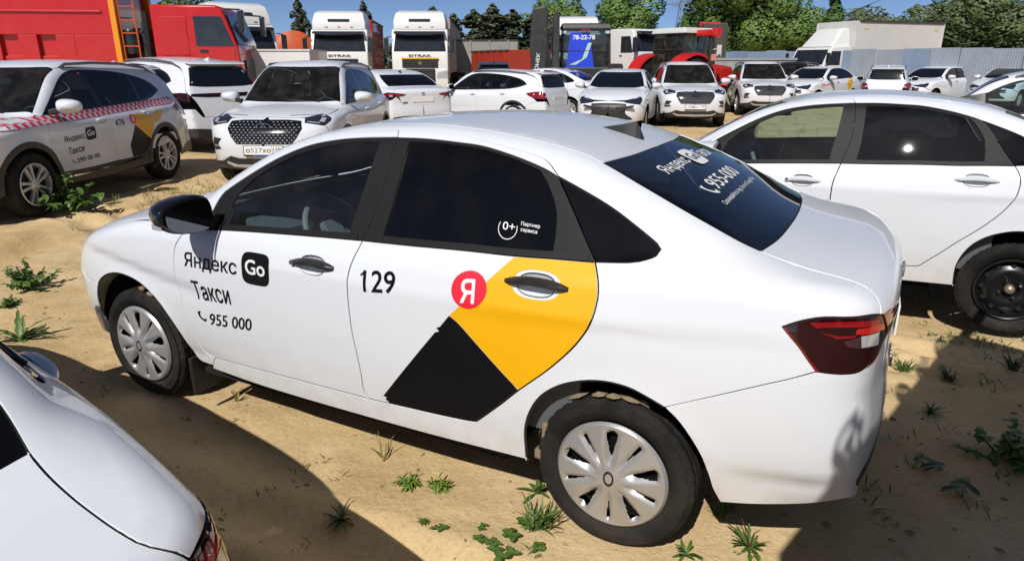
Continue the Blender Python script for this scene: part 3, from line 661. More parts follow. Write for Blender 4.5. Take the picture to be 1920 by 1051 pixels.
# ------------------------------------------------------------------ trees, fence, pylons
BARK=mat('bark',(.09,.065,.045),.9,noise=(6,.8,(.05,.04,.03)))
def leafmat(n,c1,c2): return mat(n,c1,.6,noise=(1.3,.9,c2))
LF=[leafmat('leaf_a',(.09,.17,.03),(.15,.24,.05)),leafmat('leaf_b',(.055,.115,.024),(.10,.17,.035)),leafmat('leaf_pine',(.075,.10,.045),(.11,.13,.06)),leafmat('leaf_far',(.10,.14,.05),(.14,.18,.07))]
def crown_mesh(kind,seed,n):
    r=np.random.default_rng(seed); C=[]
    if kind=='round':
        for k in range(26): d=r.normal(size=3); d/=np.linalg.norm(d); C.append((d*np.array([.40,.40,.36])*r.uniform(.35,1)+np.array([0,0,.60]),r.uniform(.12,.22)))
    elif kind=='poplar':
        for k in range(22): t=r.random(); C.append((np.array([r.normal()*.05*(1.2-t),r.normal()*.05*(1.2-t),.12+.84*t]),.10*(1.15-t*.8)))
    elif kind=='pine':
        for k in range(60):
            t=r.random()**.8; a=r.uniform(0,6.28); rad=.42*(1.02-t)**.7*r.uniform(.15,1); C.append((np.array([math.cos(a)*rad,math.sin(a)*rad,.10+.86*t]),.085*(1.2-.7*t)))
        C+=[(np.array([0,0,.90+.02*k]),.03) for k in range(6)]
    elif kind=='bank':
        for k in range(40): d=r.normal(size=3); d/=np.linalg.norm(d); C.append((d*np.array([.48,.3,.40])*r.uniform(.3,1)+np.array([0,0,.55]),r.uniform(.12,.2)))
    V=[];F=[];NN=[]; w=np.array([c[1]**2 for c in C]); w/=w.sum(); ch=r.choice(len(C),n,p=w)
    for i in range(n):
        c,s=C[ch[i]]; d=r.normal(size=3); d/=np.linalg.norm(d); p=c+d*s*r.uniform(.55,1.0)**.5*np.array([1,1,.85])
        nn=d+r.normal(size=3)*.55; 
        if kind=='pine': nn=r.normal(size=3)
        nn/=np.linalg.norm(nn); a=np.cross(nn,[.3,.2,1]); a/=np.linalg.norm(a)+1e-9; b=np.cross(nn,a); q=r.uniform(.008,.016)*(1 if kind!='pine' else .8); k=len(V); e=1.6 if kind!='pine' else 3
        V+=[p-a*q*e,p-b*q*.8,p+a*q*e,p+b*q*.8]; F.append((k,k+1,k+2,k+3)); g_=d*.9+nn*.35*np.sign(nn@d)+(p-np.array([0,0,.55]))*.8; NN+=[g_/np.linalg.norm(g_)]*4
    me=bpy.data.meshes.new('crown'); me.from_pydata([tuple(v) for v in V],[],F); me.update()
    for p_ in me.polygons: p_.use_smooth=True
    me.normals_split_custom_set_from_vertices([tuple(v) for v in NN]); return me
CR={k:[crown_mesh(k,s,n) for s in range(m)] for k,m,n in (('round',3,14000),('poplar',1,6000),('pine',3,10000),('bank',2,15000))}
def trunk_mb(h=.7,seed=0,pine=False):
    r=random.Random(seed); b=MB(); b.tube([(0,0,-.02),(.01,0,.2),(-.01,.01,.45),(0,0,h)],[.028,.022,.016,.005] if not pine else [.02,.017,.012,.003],7)
    for k in range(7 if not pine else 14):
        a=r.uniform(0,6.28); z=r.uniform(.25,.62) if not pine else r.uniform(.12,.85); l=r.uniform(.2,.36) if not pine else .28*(1-z)+.04; b.tube([(0,0,z),(math.cos(a)*l*.5,math.sin(a)*l*.5,z+l*(.35 if not pine else .1)),(math.cos(a)*l,math.sin(a)*l,z+l*(.6 if not pine else .2))],[.010,.007,.002],5)
    return b
_TK={}
def tree(kind,x,y,h,w,label,m,v=0,group=None,name='tree'):
    A=root(name,(x,y,-.1),random.uniform(0,6.28),label,'tree',group); A.scale=(w,w,h)
    c=link('crown',CR[kind][v%len(CR[kind])],None,A); 
    if len(c.data.materials)==0: c.data.materials.append(m)
    c.material_slots[0].link='OBJECT'; c.material_slots[0].material=m
    key=(kind=='pine',v%3)
    if key not in _TK: _TK[key]=trunk_mb(.95 if kind=='pine' else .7,v,kind=='pine').build('trunk',BARK,A,40)
    else: t=_TK[key].copy(); COL.objects.link(t); t.parent=A
    return A
PN='pine_tree'
for i,(x,y,h,l) in enumerate(((29.8,-41.6,5.0,'leftmost dark pine behind the grey tarpaulin trailer, right of the second tractor unit'),(28.3,-42.6,5.7,'second dark pine from the left behind the grey tarpaulin trailer'),(27.0,-43.4,5.2,'third dark pine from the left, right of the grey tarpaulin trailer'),(25.7,-44.2,5.5,'fourth dark pine from the left behind the red tipper trailer'),(24.4,-44.9,5.9,'tallest dark pine in the grove behind the red tipper trailer'),(23.0,-45.5,5.5,'second dark pine from the right, beside the black boom'),(21.7,-46.2,5.2,'rightmost dark pine of the grove, behind the black boom'))): tree('pine',x,y,h,h*1.25,l,LF[2],i,name=PN)
tree('pine',33.5,-41.0,6.2,4.0,'pine tip above the roof of the second tractor unit',LF[2],1,name=PN); tree('pine',38.2,-39.0,6.4,4.0,'pine tip between the two white tractor units',LF[2],2,name=PN)
tree('round',24.5,-56.7,7.6,7.0,'light green tree behind the black boom and the blue-sheeted loader',LF[0],0); tree('round',21.5,-67.7,9.0,8.6,'broad green tree between the loader and the broken white cab',LF[0],1)
for i,(x,y,h,w,l) in enumerate(((10.4,-56.0,6.2,5.2,'low green tree at the left foot of the tall dark tree'),(8.6,-57.5,10.8,9.5,'tallest dark green tree, its top cut off by the upper edge'),(5.3,-56.5,7.2,7.0,'green tree at the right foot of the tall dark tree'),(3.2,-57.0,5.2,5.6,'low dark tree left of the white box truck'))): tree('round',x,y,h,w,l,LF[(0,1,0,1)[i]],i+1)
tree('poplar',3.5,-89.0,10.6,13,'narrow dark poplar above the cab of the white box truck',LF[1],0,name='poplar_tree')
tree('bank',-.6,-103.9,8.6,14,'rounded green tree showing over the white box truck roof',LF[3],0); tree('poplar',-4.9,-95,8.6,9,'thin pale tree at the right corner of the box truck roof',LF[3],0,name='poplar_tree')
for i,(x,y,h,w,l) in enumerate(((-7.6,-92,8.0,10,'first rounded tree right of the box truck behind the fence'),(-11.0,-90.7,10.4,11,'highest rounded tree behind the fence at the right'),(-15.0,-88.5,8.6,11,'rounded tree behind the fence at the right edge'),(-19,-86,8.8,11,'last tree behind the fence, partly cut by the right edge'))): tree('bank',x,y,h,w,l,LF[3],i)
for i,(x,y,h,w,l) in enumerate(((56,-35.5,8.2,7,'tree top above the red tipper body at the upper left'),(52.5,-41,7.6,6.5,'tree top above the red cab at the upper left'))): tree('round',x,y,h,w,l,LF[1],i)
for i in range(16):
    x=-30+i*7+random.uniform(-2,2); tree('bank',x,-128+random.uniform(-5,5)+abs(x)*.15,random.uniform(4.5,6.5),15,'distant low tree in the belt of woods along the horizon',LF[3],i,'trees along the horizon','distant_tree')
for i in range(9):
    x=44+i*7; tree('bank',x,-105+i*9.5,random.uniform(4.5,6),15,'distant low tree in the belt of woods along the horizon',LF[3],i,'trees along the horizon','distant_tree')
# corrugated fence, each sheet its own piece
FA=np.array([12.5,-40.6]); FB=np.array([-12.5,-27.7]); FD_=(FB-FA)/np.linalg.norm(FB-FA); FN=np.array([-FD_[1],FD_[0]])
FE=root('corrugated_fence',(FA[0],FA[1],0),math.atan2(FD_[1],FD_[0]),'long blue-grey corrugated sheet fence across the back of the lot','fence'); sw=1.15; ns=int(np.linalg.norm(FB-FA)/sw)
bs=MB(); V=[];F=[]; k=0; nx=12
for i in range(nx*4+1):
    x=sw*i/(nx*4); y=.018*(1 if (i%4) in (1,2) else -1); V+=[(x,y,0),(x,y,2.3)]
for i in range(nx*4): F.append((2*i,2*i+2,2*i+3,2*i+1))
bs.add(V,F); sh=None; fm=[mat('sheet_%d'%i,c,.5,.1,noise=(1.2,.6,tuple(v*.8 for v in c))) for i,c in enumerate(((.24,.32,.46),(.28,.36,.48),(.36,.40,.46),(.44,.46,.49)))]
for i in range(ns):
    if sh is None: sh=bs.build('fence_sheet',fm[0],FE); o=sh
    else: o=sh.copy(); COL.objects.link(o); o.parent=FE
    o.location=(i*sw,random.uniform(-.01,.01),random.uniform(-.03,.03)); o.rotation_euler=(random.uniform(-.02,.02),0,0); t_=i/ns; o.material_slots[0].link='OBJECT'; o.material_slots[0].material=fm[min(3,int(t_*2.6+random.uniform(0,1.3)))]
def pylon(x,y,h,label):
    A=root('pylon',(x,y,0),.5,label,'pylon'); st=mat('galvanised',(.25,.27,.30),.5,.6); b=MB(); w=lambda z:h*.085*(1-z/h)+h*.018
    for sx in (1,-1):
        for sy in (1,-1): b.tube([(sx*w(0),sy*w(0),0),(sx*w(h*.6),sy*w(h*.6),h*.6),(sx*w(h)*.4,sy*w(h)*.4,h)],.09,4)
    b.build('legs',st,A); b=MB(); n=11
    for i in range(n):
        z0,z1=h*i/n,h*(i+1)/n
        for s_ in (1,-1):
            b.tube([(-w(z0),s_*w(z0),z0),(w(z1),s_*w(z1),z1)],.06,4); b.tube([(w(z0),s_*w(z0),z0),(-w(z1),s_*w(z1),z1)],.06,4); b.tube([(s_*w(z0),-w(z0),z0),(s_*w(z1),w(z1),z1)],.06,4)
    b.build('bracing',st,A)
    for z,l in ((.66,.20),(.78,.15),(.90,.11)):
        b=MB(); b.tube([(-l*h,0,z*h),(0,0,z*h+h*.03),(l*h,0,z*h)],.09,4); b.tube([(-l*h,0,z*h),(l*h,0,z*h)],.09,4); b.build('cross_arm',st,A)
pylon(39.9,-164.7,22,'left and nearer of two lattice power pylons'); pylon(46.5,-197,25,'right and farther of two lattice power pylons')
# ------------------------------------------------------------------ the four-door sedan
BV=Body(VESTA); SK=Skin(BV)
NS=(0,.906,.423); NR=(-.68,.72,.12); NF=(.68,.72,.12); NT=(0,0,1); NL=(-.62,0,.78); NH=(.25,0,.97); NW=(.45,0,.89); NG=(-.35,0,.93); UX=(-1,0,0)
VX=dict(
split=[(-.248,.572,1.471),(-.269,.61,1.447),(-.277,.73,1.262),(-.257,.784,1.15),(-.231,.828,1.056),(-.212,.867,.991),(-.198,.89,.931),(-.195,.902,.852),(-.198,.904,.756),(-.206,.903,.663),(-.22,.902,.582),(-.232,.899,.491),(-.236,.897,.429),(-.247,.896,.401),(-.266,.896,.385)],
fd_front=[(.80,.75,1.07),(.79,.80,1.03),(.816,.856,.977),(.847,.867,.945),(.883,.875,.885),(.898,.881,.773),(.892,.877,.669),(.863,.876,.546),(.831,.867,.441),(.793,.859,.374),(.72,.862,.356)],
bot_f=[(.72,.862,.356),(.413,.885,.372),(.137,.893,.38),(-.111,.896,.384),(-.266,.896,.385)],
bot_r=[(-.266,.896,.385),(-.451,.896,.393),(-.607,.896,.399),(-.75,.893,.406),(-.785,.893,.412)],
rd_back=[(-.785,.893,.412),(-.817,.893,.441),(-.897,.894,.517),(-.971,.894,.592),(-1.082,.892,.695),(-1.166,.886,.787),(-1.212,.88,.854),(-1.238,.875,.908),(-1.247,.864,.959),(-1.248,.851,1.003),(-1.236,.828,1.046),(-1.212,.794,1.088)],
top_f=[(.80,.75,1.07),(.74,.742,1.125),(.62,.722,1.21),(.48,.682,1.296),(.32,.632,1.378),(.151,.597,1.427),(.008,.585,1.451),(-.131,.577,1.464),(-.248,.572,1.471)],
top_r=[(-.248,.572,1.471),(-.362,.575,1.472),(-.468,.58,1.468),(-.572,.587,1.461),(-.665,.598,1.45),(-.805,.615,1.429),(-.913,.627,1.409),(-.96,.64,1.392),(-.99,.658,1.37),(-1.013,.671,1.35)],
rd_trim=[(-1.013,.671,1.35),(-1.097,.724,1.242),(-1.168,.767,1.144),(-1.212,.794,1.088)],
fw_glass=[(.548,.821,1.042),(.303,.826,1.05),(.058,.822,1.066),(-.155,.817,1.078),(-.159,.793,1.131),(-.18,.731,1.259),(-.193,.661,1.388),(-.193,.633,1.424),(-.13,.631,1.425),(-.036,.638,1.416),(.102,.652,1.393),(.239,.674,1.353),(.375,.706,1.288),(.473,.732,1.227),(.541,.757,1.164),(.567,.783,1.105)],
rw_glass=[(-.324,.814,1.085),(-.531,.812,1.091),(-.764,.805,1.097),(-.936,.799,1.1),(-1.051,.793,1.103),(-1.049,.767,1.159),(-1.039,.735,1.225),(-1.019,.714,1.269),(-.978,.686,1.327),(-.938,.665,1.365),(-.822,.647,1.398),(-.682,.63,1.424),(-.494,.622,1.437),(-.338,.625,1.435),(-.341,.697,1.326),(-.337,.766,1.187)],
bl_f=[(.70,.79,1.06),(.655,.745,1.145),(.611,.738,1.185),(.446,.703,1.28),(.322,.671,1.343),(.187,.642,1.394),(.048,.625,1.422),(-.091,.617,1.437),(-.269,.61,1.447)],
bl_r=[(-.269,.61,1.447),(-.41,.609,1.449),(-.563,.614,1.443),(-.676,.618,1.435),(-.817,.637,1.409),(-.944,.657,1.376),(-1.013,.671,1.35)],
bb_f=[(.72,.848,.998),(.59,.843,1.012),(.356,.84,1.028),(.049,.834,1.044),(-.231,.828,1.056)],
bb_r=[(-.231,.828,1.056),(-.465,.825,1.063),(-.698,.819,1.072),(-.907,.812,1.076),(-1.056,.804,1.083),(-1.212,.794,1.088)],
q_top=[(-1.013,.671,1.35),(-1.125,.689,1.308),(-1.229,.704,1.264),(-1.325,.721,1.212),(-1.405,.736,1.164),(-1.421,.742,1.147),(-1.411,.753,1.126),(-1.38,.767,1.111),(-1.328,.78,1.098),(-1.212,.794,1.088)],
ditch=[(.17,.52,1.44),(-.1,.50,1.48),(-.35,.505,1.492),(-.6,.52,1.485),(-.811,.541,1.464),(-.985,.548,1.436),(-1.067,.552,1.417),(-1.144,.565,1.393)],
ws=[(.80,.75,1.07),(.84,.70,1.075),(.66,.655,1.21),(.45,.60,1.33),(.17,.52,1.44)],
rg=[(-1.144,.565,1.393),(-1.297,.606,1.334),(-1.457,.627,1.264),(-1.604,.627,1.197),(-1.718,.613,1.143)],
lid=[(-1.718,.613,1.142),(-1.791,.612,1.118),(-1.863,.615,1.1),(-1.939,.62,1.09),(-1.997,.626,1.081),(-2.042,.636,1.073),(-2.062,.648,1.065),(-2.078,.668,1.045),(-2.089,.69,1.016)],
lamp_top=[(-1.83,.814,.971),(-1.865,.807,.99),(-1.904,.799,1.005),(-1.943,.79,1.014),(-2.017,.767,1.019),(-2.089,.69,1.016)],
lamp_bot=[(-2.112,.64,.93),(-2.105,.674,.905),(-2.088,.719,.873),(-2.063,.757,.851),(-2.03,.787,.845),(-1.984,.809,.845),(-1.942,.818,.847)],
lamp_side=[(-1.942,.818,.847),(-1.913,.817,.88),(-1.885,.815,.914),(-1.858,.816,.942),(-1.83,.814,.971)],
seam=[(-1.942,.818,.847),(-1.87,.828,.81),(-1.811,.834,.783),(-1.658,.851,.712),(-1.504,.871,.643)],
ra1=[(-1.504,.871,.643),(-1.44,.876,.671),(-1.374,.879,.692),(-1.294,.884,.697),(-1.214,.889,.683),(-1.129,.892,.647),(-1.058,.894,.589),(-1.013,.894,.512),(-.992,.89,.429),(-.994,.885,.338),(-.998,.87,.29)],
ra2=[(-1.692,.80,.30),(-1.68,.83,.36),(-1.666,.838,.407),(-1.623,.854,.501),(-1.558,.865,.594),(-1.504,.871,.643)],
fa1=[(.745,.86,.31),(.85,.849,.312),(.905,.852,.37),(.955,.868,.46),(1.0,.875,.53),(1.076,.88,.613),(1.19,.875,.678),(1.33,.868,.702),(1.45,.863,.689),(1.55,.852,.643),(1.60,.847,.60)],
fa2=[(1.60,.847,.60),(1.635,.842,.53),(1.65,.831,.44),(1.635,.81,.32),(1.62,.79,.29)])
for _k in VX: VX[_k]=cr(VX[_k],.03) if _k not in('fw_glass','rw_glass') else np.array(VX[_k])
for _k,_z in (('lid',1.06),('rg',0),('ditch',0),('ws',1.09)):      # lay the roof and boot lines exactly on the body
    _m=VX[_k][:,2]>_z; VX[_k][_m]=T2(BV,VX[_k][_m][:,:2])
_m=VX['lid'][:,2]<=1.06; _q=VX['lid'][_m]; VX['lid'][_m],_=BV.cast(_q+np.array((-.3,.3,.2)),(.64,-.64,-.43),0,.9,120)
def v_(k): return VX[k]
def vr(k): return VX[k][::-1]
def both_halves(half):
    """close a half outline (starting and ending on y=0) with its mirror image"""
    h=np.array(half,float); m=h[::-1].copy(); m[:,1]*=-1; return join(h,m)
def seat(parent,x,y,fab,dz=0):
    b=MB(); prof=[(-.24,.28),(.24,.30),(.27,.38),(.22,.42),(-.16,.38),(-.28,.62),(-.40,.92),(-.46,.93),(-.46,.84),(-.36,.55),(-.30,.33)]
    b.prism([(p[0]+x,p[1]+.06+dz) for p in prof],y-.24,y+.24); o=b.build('seat',fab,parent,30,.03)
    h=MB(); h.box((x-.47,y,1.10+dz),(.09,.26,.17)); h.tube([(x-.45,y-.06,.95+dz),(x-.47,y-.06,1.05+dz)],.007,6); h.tube([(x-.45,y+.06,.95+dz),(x-.47,y+.06,1.05+dz)],.007,6); h.build('headrest',fab,o,30,.03)
    return o
def steering(parent,c,tilt=R(-62)):
    b=MB(); Mx=Matrix.Translation(c)@Matrix.Rotation(tilt,4,'Y')
    b.tube([(0.185*math.cos(2*PI*i/32),.185*math.sin(2*PI*i/32),0) for i in range(33)],.016,8,M=Mx,cap=False)
    b.box((0,0,-.02),(.13,.11,.05),M=Mx); b.box((0,.10,-.015),(.05,.12,.025),M=Mx); b.box((0,-.10,-.015),(.05,.12,.025),M=Mx); b.box((-.10,0,-.015),(.12,.05,.025),M=Mx)
    b.tube([(0,0,-.03),(0,0,-.3)],.04,8,M=Mx); return b.build('steering_wheel',mat('steering_leather',(.20,.20,.21),.5),parent,35)
def cup_outline(body,ctr,L,k=1.0):
    x,z=ctr; pts=[(x+k*L*.29*np.sign(math.cos(a))*abs(math.cos(a))**.8,z-.002+k*.037*np.sign(math.sin(a))*abs(math.sin(a))**.8) for a in np.linspace(0,2*PI,32,endpoint=False)]
    return S2(body,pts)
def door_handle(parent,ctr,L,body,grip_m,cup_m,skin,sgn=1,lock=False):
    """bowl pressed into the door and the bar grip across it"""
    x,z=ctr; P=cup_outline(body,ctr,L); c=P.mean(0); nn=body.normal(c[None])[0]; rings=[]
    for k in (0,.12,.35,.6,.85,1.0): rings.append(c+(P-c)*(1-.8*k**1.6)+(-nn)*.02*math.sin(k*PI/2)-nn*.0015)
    for i,sg in enumerate((1,-1)):
        b=MB(); n=len(P); V=[(p[0],p[1]*sg,p[2]) for r_ in rings for p in r_]; F=[(a*n+k,a*n+(k+1)%n,(a+1)*n+(k+1)%n,(a+1)*n+k) for a in range(5) for k in range(n)]+[tuple(range(5*n,6*n))]
        b.add(V,F); b.build('handle_recess',cup_m,parent[i],60)
    for i,sg in enumerate((1,-1)):
        b=MB(); n=13; V=[];F=[]
        Q,_=body.cast(np.array([(x+L*(k/(n-1)-.5),1.3,z-.002+.012*math.cos((k/(n-1)-.5)*PI)) for k in range(n)]),(0,-1,0),0,.8,90)
        for k in range(n):
            u=k/(n-1)*2-1; h=.0155*(1-abs(u)**4*.45); d=.034*(1-u**4*.75)
            for (hh,dd) in ((-1,.0),(-1,.6),(-.5,1),(.5,1),(1,.6),(1,0)): V.append((Q[k][0],(Q[k][1]-.004+d*dd)*sg,Q[k][2]+h*hh))
        for k in range(n-1):
            for j in range(5): F.append((k*6+j,k*6+j+1,k*6+j+7,k*6+j+6))
        F+=[(0,1,2,3,4,5),tuple(range((n-1)*6,n*6))]; b.add(V,F); g=b.build('handle',grip_m,parent[i],50)
        if lock and sg>0:
            c=MB(); c.lathe([(0,.004),(.009,.004),(.012,0)],16,M=Matrix.Translation((Q[n-2][0]+.004,Q[n-2][1]+.018,Q[n-2][2]))); c.build('lock_cylinder',CHROME,g.parent,40)
def side_mirror(parent,c,sgn,shell_m,cap_m,size=(.26,.155,.17),lamp=True):
    """door mirror: stalk, rounded shell tapering forward, inset glass facing back"""
    w,h,d=size; b=MB(); V=[];F=[];nu=22
    prof=[(-.02,.93),(0,1.0),(.02,1.02),(.35,.98),(.65,.82),(.85,.58),(1.0,.2)]
    for (t,s) in prof:
        for k in range(nu):
            a=2*PI*k/nu; ca,sa=math.cos(a),math.sin(a); e=2/2.9
            yy=np.sign(ca)*abs(ca)**e*w/2*s; zz=np.sign(sa)*abs(sa)**e*h/2*s*(1-.22*(yy/(w/2)))
            V.append((c[0]+d*t*(1-.12*yy/(w/2)),(c[1]+yy-.03*t*0)*sgn,c[2]+zz+.012*t+.05*h*yy/w))
    m=len(prof)
    for i in range(m-1):
        for k in range(nu): F.append((i*nu+k,i*nu+(k+1)%nu,(i+1)*nu+(k+1)%nu,(i+1)*nu+k))
    F+=[tuple(range(nu)),tuple(range((m-1)*nu,m*nu))]; b.add(V,F); o=b.build('mirror',shell_m,parent,45)
    g=MB(); g.add([(c[0]-.0215-.0,(c[1]+np.sign(math.cos(a))*abs(math.cos(a))**.69*w*.445)*sgn,c[2]+np.sign(math.sin(a))*abs(math.sin(a))**.69*h*.44*(1-.22*math.cos(a))+.05*h*math.cos(a)*.45) for a in [2*PI*k/28 for k in range(28)]],[tuple(range(28))]); g.build('mirror_glass',mat('mirror_silver',(.10,.11,.12),.03,1),o)
    s=MB(); s.add([(c[0]+.02,(c[1]-w*.35)*sgn,c[2]-h*.42),(c[0]+.10,(c[1]-w*.35)*sgn,c[2]-h*.40),(c[0]+.10,(c[1]-w*.35)*sgn,c[2]-h*.05),(c[0]+.02,(c[1]-w*.35)*sgn,c[2]-h*.05),
        (c[0]+.03,(c[1]-w*.35-.11)*sgn,c[2]-h*.62),(c[0]+.13,(c[1]-w*.35-.11)*sgn,c[2]-h*.58),(c[0]+.13,(c[1]-w*.35-.11)*sgn,c[2]-h*.2),(c[0]+.03,(c[1]-w*.35-.11)*sgn,c[2]-h*.2)],[(0,1,2,3),(4,5,6,7),(0,1,5,4),(1,2,6,5),(2,3,7,6),(3,0,4,7)]); s.build('mirror_stalk',shell_m if cap_m is None else cap_m,o,0,.008)
    if lamp:
        l=MB(); y0=c[1]+w*.49
        l.add([(c[0]+d*t,(y0-.012*t-.0)*sgn,c[2]-h*.18+.012*k-t*.0) for t in (.0,.2,.4) for k in (-1,1)],[(0,1,3,2),(2,3,5,4)]); l.build('turn_signal',LAMB if sgn<0 else LCL,o)
    return o
def liner(parent,x,z,r,y0,y1,m=DARK):
    for sg in (1,-1):
        b=MB(); b.lathe([(r,y1*sg),(r+.012,(y1-.03)*sg),(r+.012,y0*sg),(0,y0*sg)],24,M=Matrix.Translation((x,0,z)),a0=R(2),a1=R(178)); b.build('wheel_arch_liner',m,parent,40)
def sedan(name,loc,rz,label,hero=False,wheels='hubcap',tilt=(0,0),group=None,tint=True):
    A=root(name,loc,rz,label,'car',group,tilt)
    fd=[None,None];rd=[None,None]
    # roof, bonnet, screens
    hl=join([(-1.19,0,1.4)],cr([(-1.19,0,1.4),(-1.18,.3,1.4),(-1.144,.565,1.393)]),vr('ditch'),cr([(.17,.52,1.44),(.245,.30,1.44),(.265,0,1.44)]))
    SK.panel('roof',both_halves(hl[:,:]),NT,WHITE,A,upv=UX,grid=.07,both=False,seal=True)
    h2=join([(.265,0,1.43)],cr([(.265,0,1.43),(.245,.30,1.43),(.17,.52,1.44)]),vr('ws')[:-1],cr([(.84,.70,1.075),(.98,.4,1.06),(1.02,0,1.06)]))
    SK.panel('windscreen',both_halves(h2),NW,GW,A,upv=UX,grid=.07,both=False,flange=0,off=-.003)
    h3=join([(-1.19,0,1.4)],cr([(-1.19,0,1.4),(-1.18,.3,1.4),(-1.144,.565,1.393)]),v_('rg'),cr([(-1.718,.613,1.143),(-1.75,.42,1.146),(-1.765,.15,1.15),(-1.767,0,1.15)]))
    rw=SK.panel('rear_window',both_halves(h3),NG,GT,A,upv=UX,grid=.06,both=False,flange=0,off=-.003)[0]
    h4=join([(1.02,0,1.06)],cr([(1.02,0,1.06),(.98,.4,1.06),(.85,.69,1.075)]),cr([(.85,.70,1.07),(.93,.76,1.04),(1.044,.80,1.0),(1.254,.80,.975),(1.5,.765,.935),(1.70,.71,.90),(1.86,.60,.86)]),cr([(1.86,.60,.86),(1.99,.36,.83),(2.04,0,.815)]))
    SK.panel('bonnet',both_halves(h4),NH,WHITE,A,upv=UX,grid=.07,both=False,seal=True)
    # boot lid over the top and down the back
    h5=join([(-1.767,0,1.15)],cr([(-1.767,0,1.15),(-1.765,.15,1.15),(-1.75,.42,1.146),(-1.718,.613,1.143)]),v_('lid'),cr([(-2.089,.69,1.016),(-2.118,.60,.96),(-2.135,.54,.86),(-2.145,.50,.74)]),cr([(-2.145,.50,.74),(-2.16,.2,.735),(-2.16,0,.735)]))
    lidp=SK.panel('boot_lid',both_halves(h5),NL,WHITE,A,upv=(1,0,0),gap=.0017,grid=.055,both=False,margin=.3,seal=True)[0]
    # side ring with sill, roof rail, rear quarter
    ring=join(v_('bot_f'),v_('bot_r'),v_('rd_back'),vr('q_top'),vr('top_r'),vr('top_f'),v_('ws'),v_('ditch'),v_('rg'),v_('lid'),vr('lamp_top'),vr('lamp_side'),v_('seam'),v_('ra1'),cr([(-.998,.86,.292),(-.4,.87,.285),(.3,.865,.282),(.745,.845,.285)]),[(.745,.86,.31)])
    SK.panel('side_frame',ring,NS,WHITE,A,grid=.03,margin=.2,seal=True)
    # doors
    cupf=cup_outline(BV,(-.005,.938),.235); cupr=cup_outline(BV,(-1.02,.997),.245)
    fo=join(v_('fd_front'),v_('bot_f'),vr('split'),vr('top_f')); ro=join(v_('split'),v_('bot_r'),v_('rd_back'),vr('rd_trim'),vr('top_r'))
    fhole=join(v_('bb_f'),VX['split'][[i for i in range(len(VX['split'])) if VX['split'][i][2]>1.06]][::-1],vr('bl_f'))
    fd=SK.panel('front_door',join(v_('fd_front'),v_('bot_f'),v_('split')[::-1][:[i for i in range(len(VX['split'])) if VX['split'][::-1][i][2]>1.06][0]],vr('bb_f'),v_('bl_f'),vr('top_f')),NS,WHITE,A,holes=[cupf],gap=.0038,grid=.024,seal=True)
    rd=SK.panel('rear_door',join([p for p in VX['split'] if p[2]<1.056],v_('bot_r'),v_('rd_back'),vr('bb_r')),NS,WHITE,A,holes=[cupr],gap=.0038,grid=.024,seal=True)
    SK.panel('window_surround',join(v_('bl_r'),vr('top_r')),NS,WHITE,rd,grid=.04,gap=.001)
    # black pillars, glass, belt moulding
    ftrim=join(v_('bb_f'),[p for p in VX['split'][::-1] if 1.06<p[2]<1.446],vr('bl_f')); fg=resample_closed(VX['fw_glass'],.03)
    SK.panel('window_trim',ftrim,NS,TRIM,fd,holes=[fg],grid=.04,gap=.0015,off=-.001,flange=.01)
    SK.panel('window',fg,NS,GF,fd,grid=.06,gap=-.002,off=-.008,flange=0)
    rtrim=join([p for p in VX['split'] if 1.056<p[2]<1.446],v_('bb_r'),vr('rd_trim'),vr('bl_r')); rg_=resample_closed(VX['rw_glass'],.03)
    SK.panel('window_trim',rtrim,NS,TRIM,rd,holes=[rg_],grid=.04,gap=.0015,off=-.001,flange=.01)
    rwin=SK.panel('window',rg_,NS,GT if tint else GF,rd,grid=.06,gap=-.002,off=-.008,flange=0)
    SK.panel('quarter_window',join(v_('q_top'),vr('rd_trim')),NS,GT if tint else GF,A,grid=.05,gap=.004,off=-.003,flange=0)
    for dd,k,x0,x1 in ((fd,'bb_f',-.225,.70),(rd,'bb_r',-1.2,-.237)):     # belt moulding stands proud
        ln=[p for p in VX[k] if x0<=p[0]<=x1]; Lw=np.array(ln); Up=Lw.copy(); Up[:,2]+=.022; Up[:,1]-=.012
        SK.panel('belt_moulding',join(Lw,Up[::-1]),NS,TRIM,dd,grid=.05,gap=0,off=.006,flange=.008)
    # wings, bumpers, lamps
    lampf_in=[(1.86,.60,.86),(1.95,.62,.78),(1.92,.68,.72)]
    wing=join(vr('fd_front'),cr([(.80,.75,1.07),(.93,.76,1.04),(1.044,.80,1.0),(1.254,.80,.975),(1.5,.765,.935),(1.68,.715,.903)]),cr([(1.68,.715,.903),(1.74,.77,.84),(1.84,.76,.75),(1.90,.72,.70)]),cr([(1.90,.72,.70),(1.80,.78,.64),(1.70,.82,.61),(1.60,.847,.60)]),vr('fa1'),[(.72,.862,.356)])
    SK.panel('front_wing',wing,NS,WHITE,A,grid=.03,margin=.2,seal=True)
    SK.panel('headlamp',join(cr([(1.68,.715,.903),(1.74,.77,.84),(1.84,.76,.75),(1.90,.72,.70)]),cr([(1.90,.72,.70),(2.0,.58,.72),(2.06,.42,.75)]),cr([(2.06,.42,.75),(1.98,.45,.82),(1.86,.60,.86),(1.68,.715,.903)])),NF,LHEAD,A,grid=.05,gap=.002,margin=.25)
    fb=join(cr([(1.60,.847,.60),(1.70,.82,.61),(1.80,.78,.64),(1.90,.72,.70)]),cr([(1.90,.72,.70),(2.0,.58,.72),(2.06,.42,.75)]),cr([(2.06,.42,.77),(2.08,.2,.79),(2.09,0,.80)]),[(2.15,0,.5),(2.08,0,.25)],cr([(2.08,0,.25),(1.95,.45,.25),(1.8,.68,.26),(1.62,.79,.29)]),vr('fa2'))
    fbp=SK.panel('front_bumper',fb,NF,WHITE,A,grid=.06,margin=.3,seal=True)
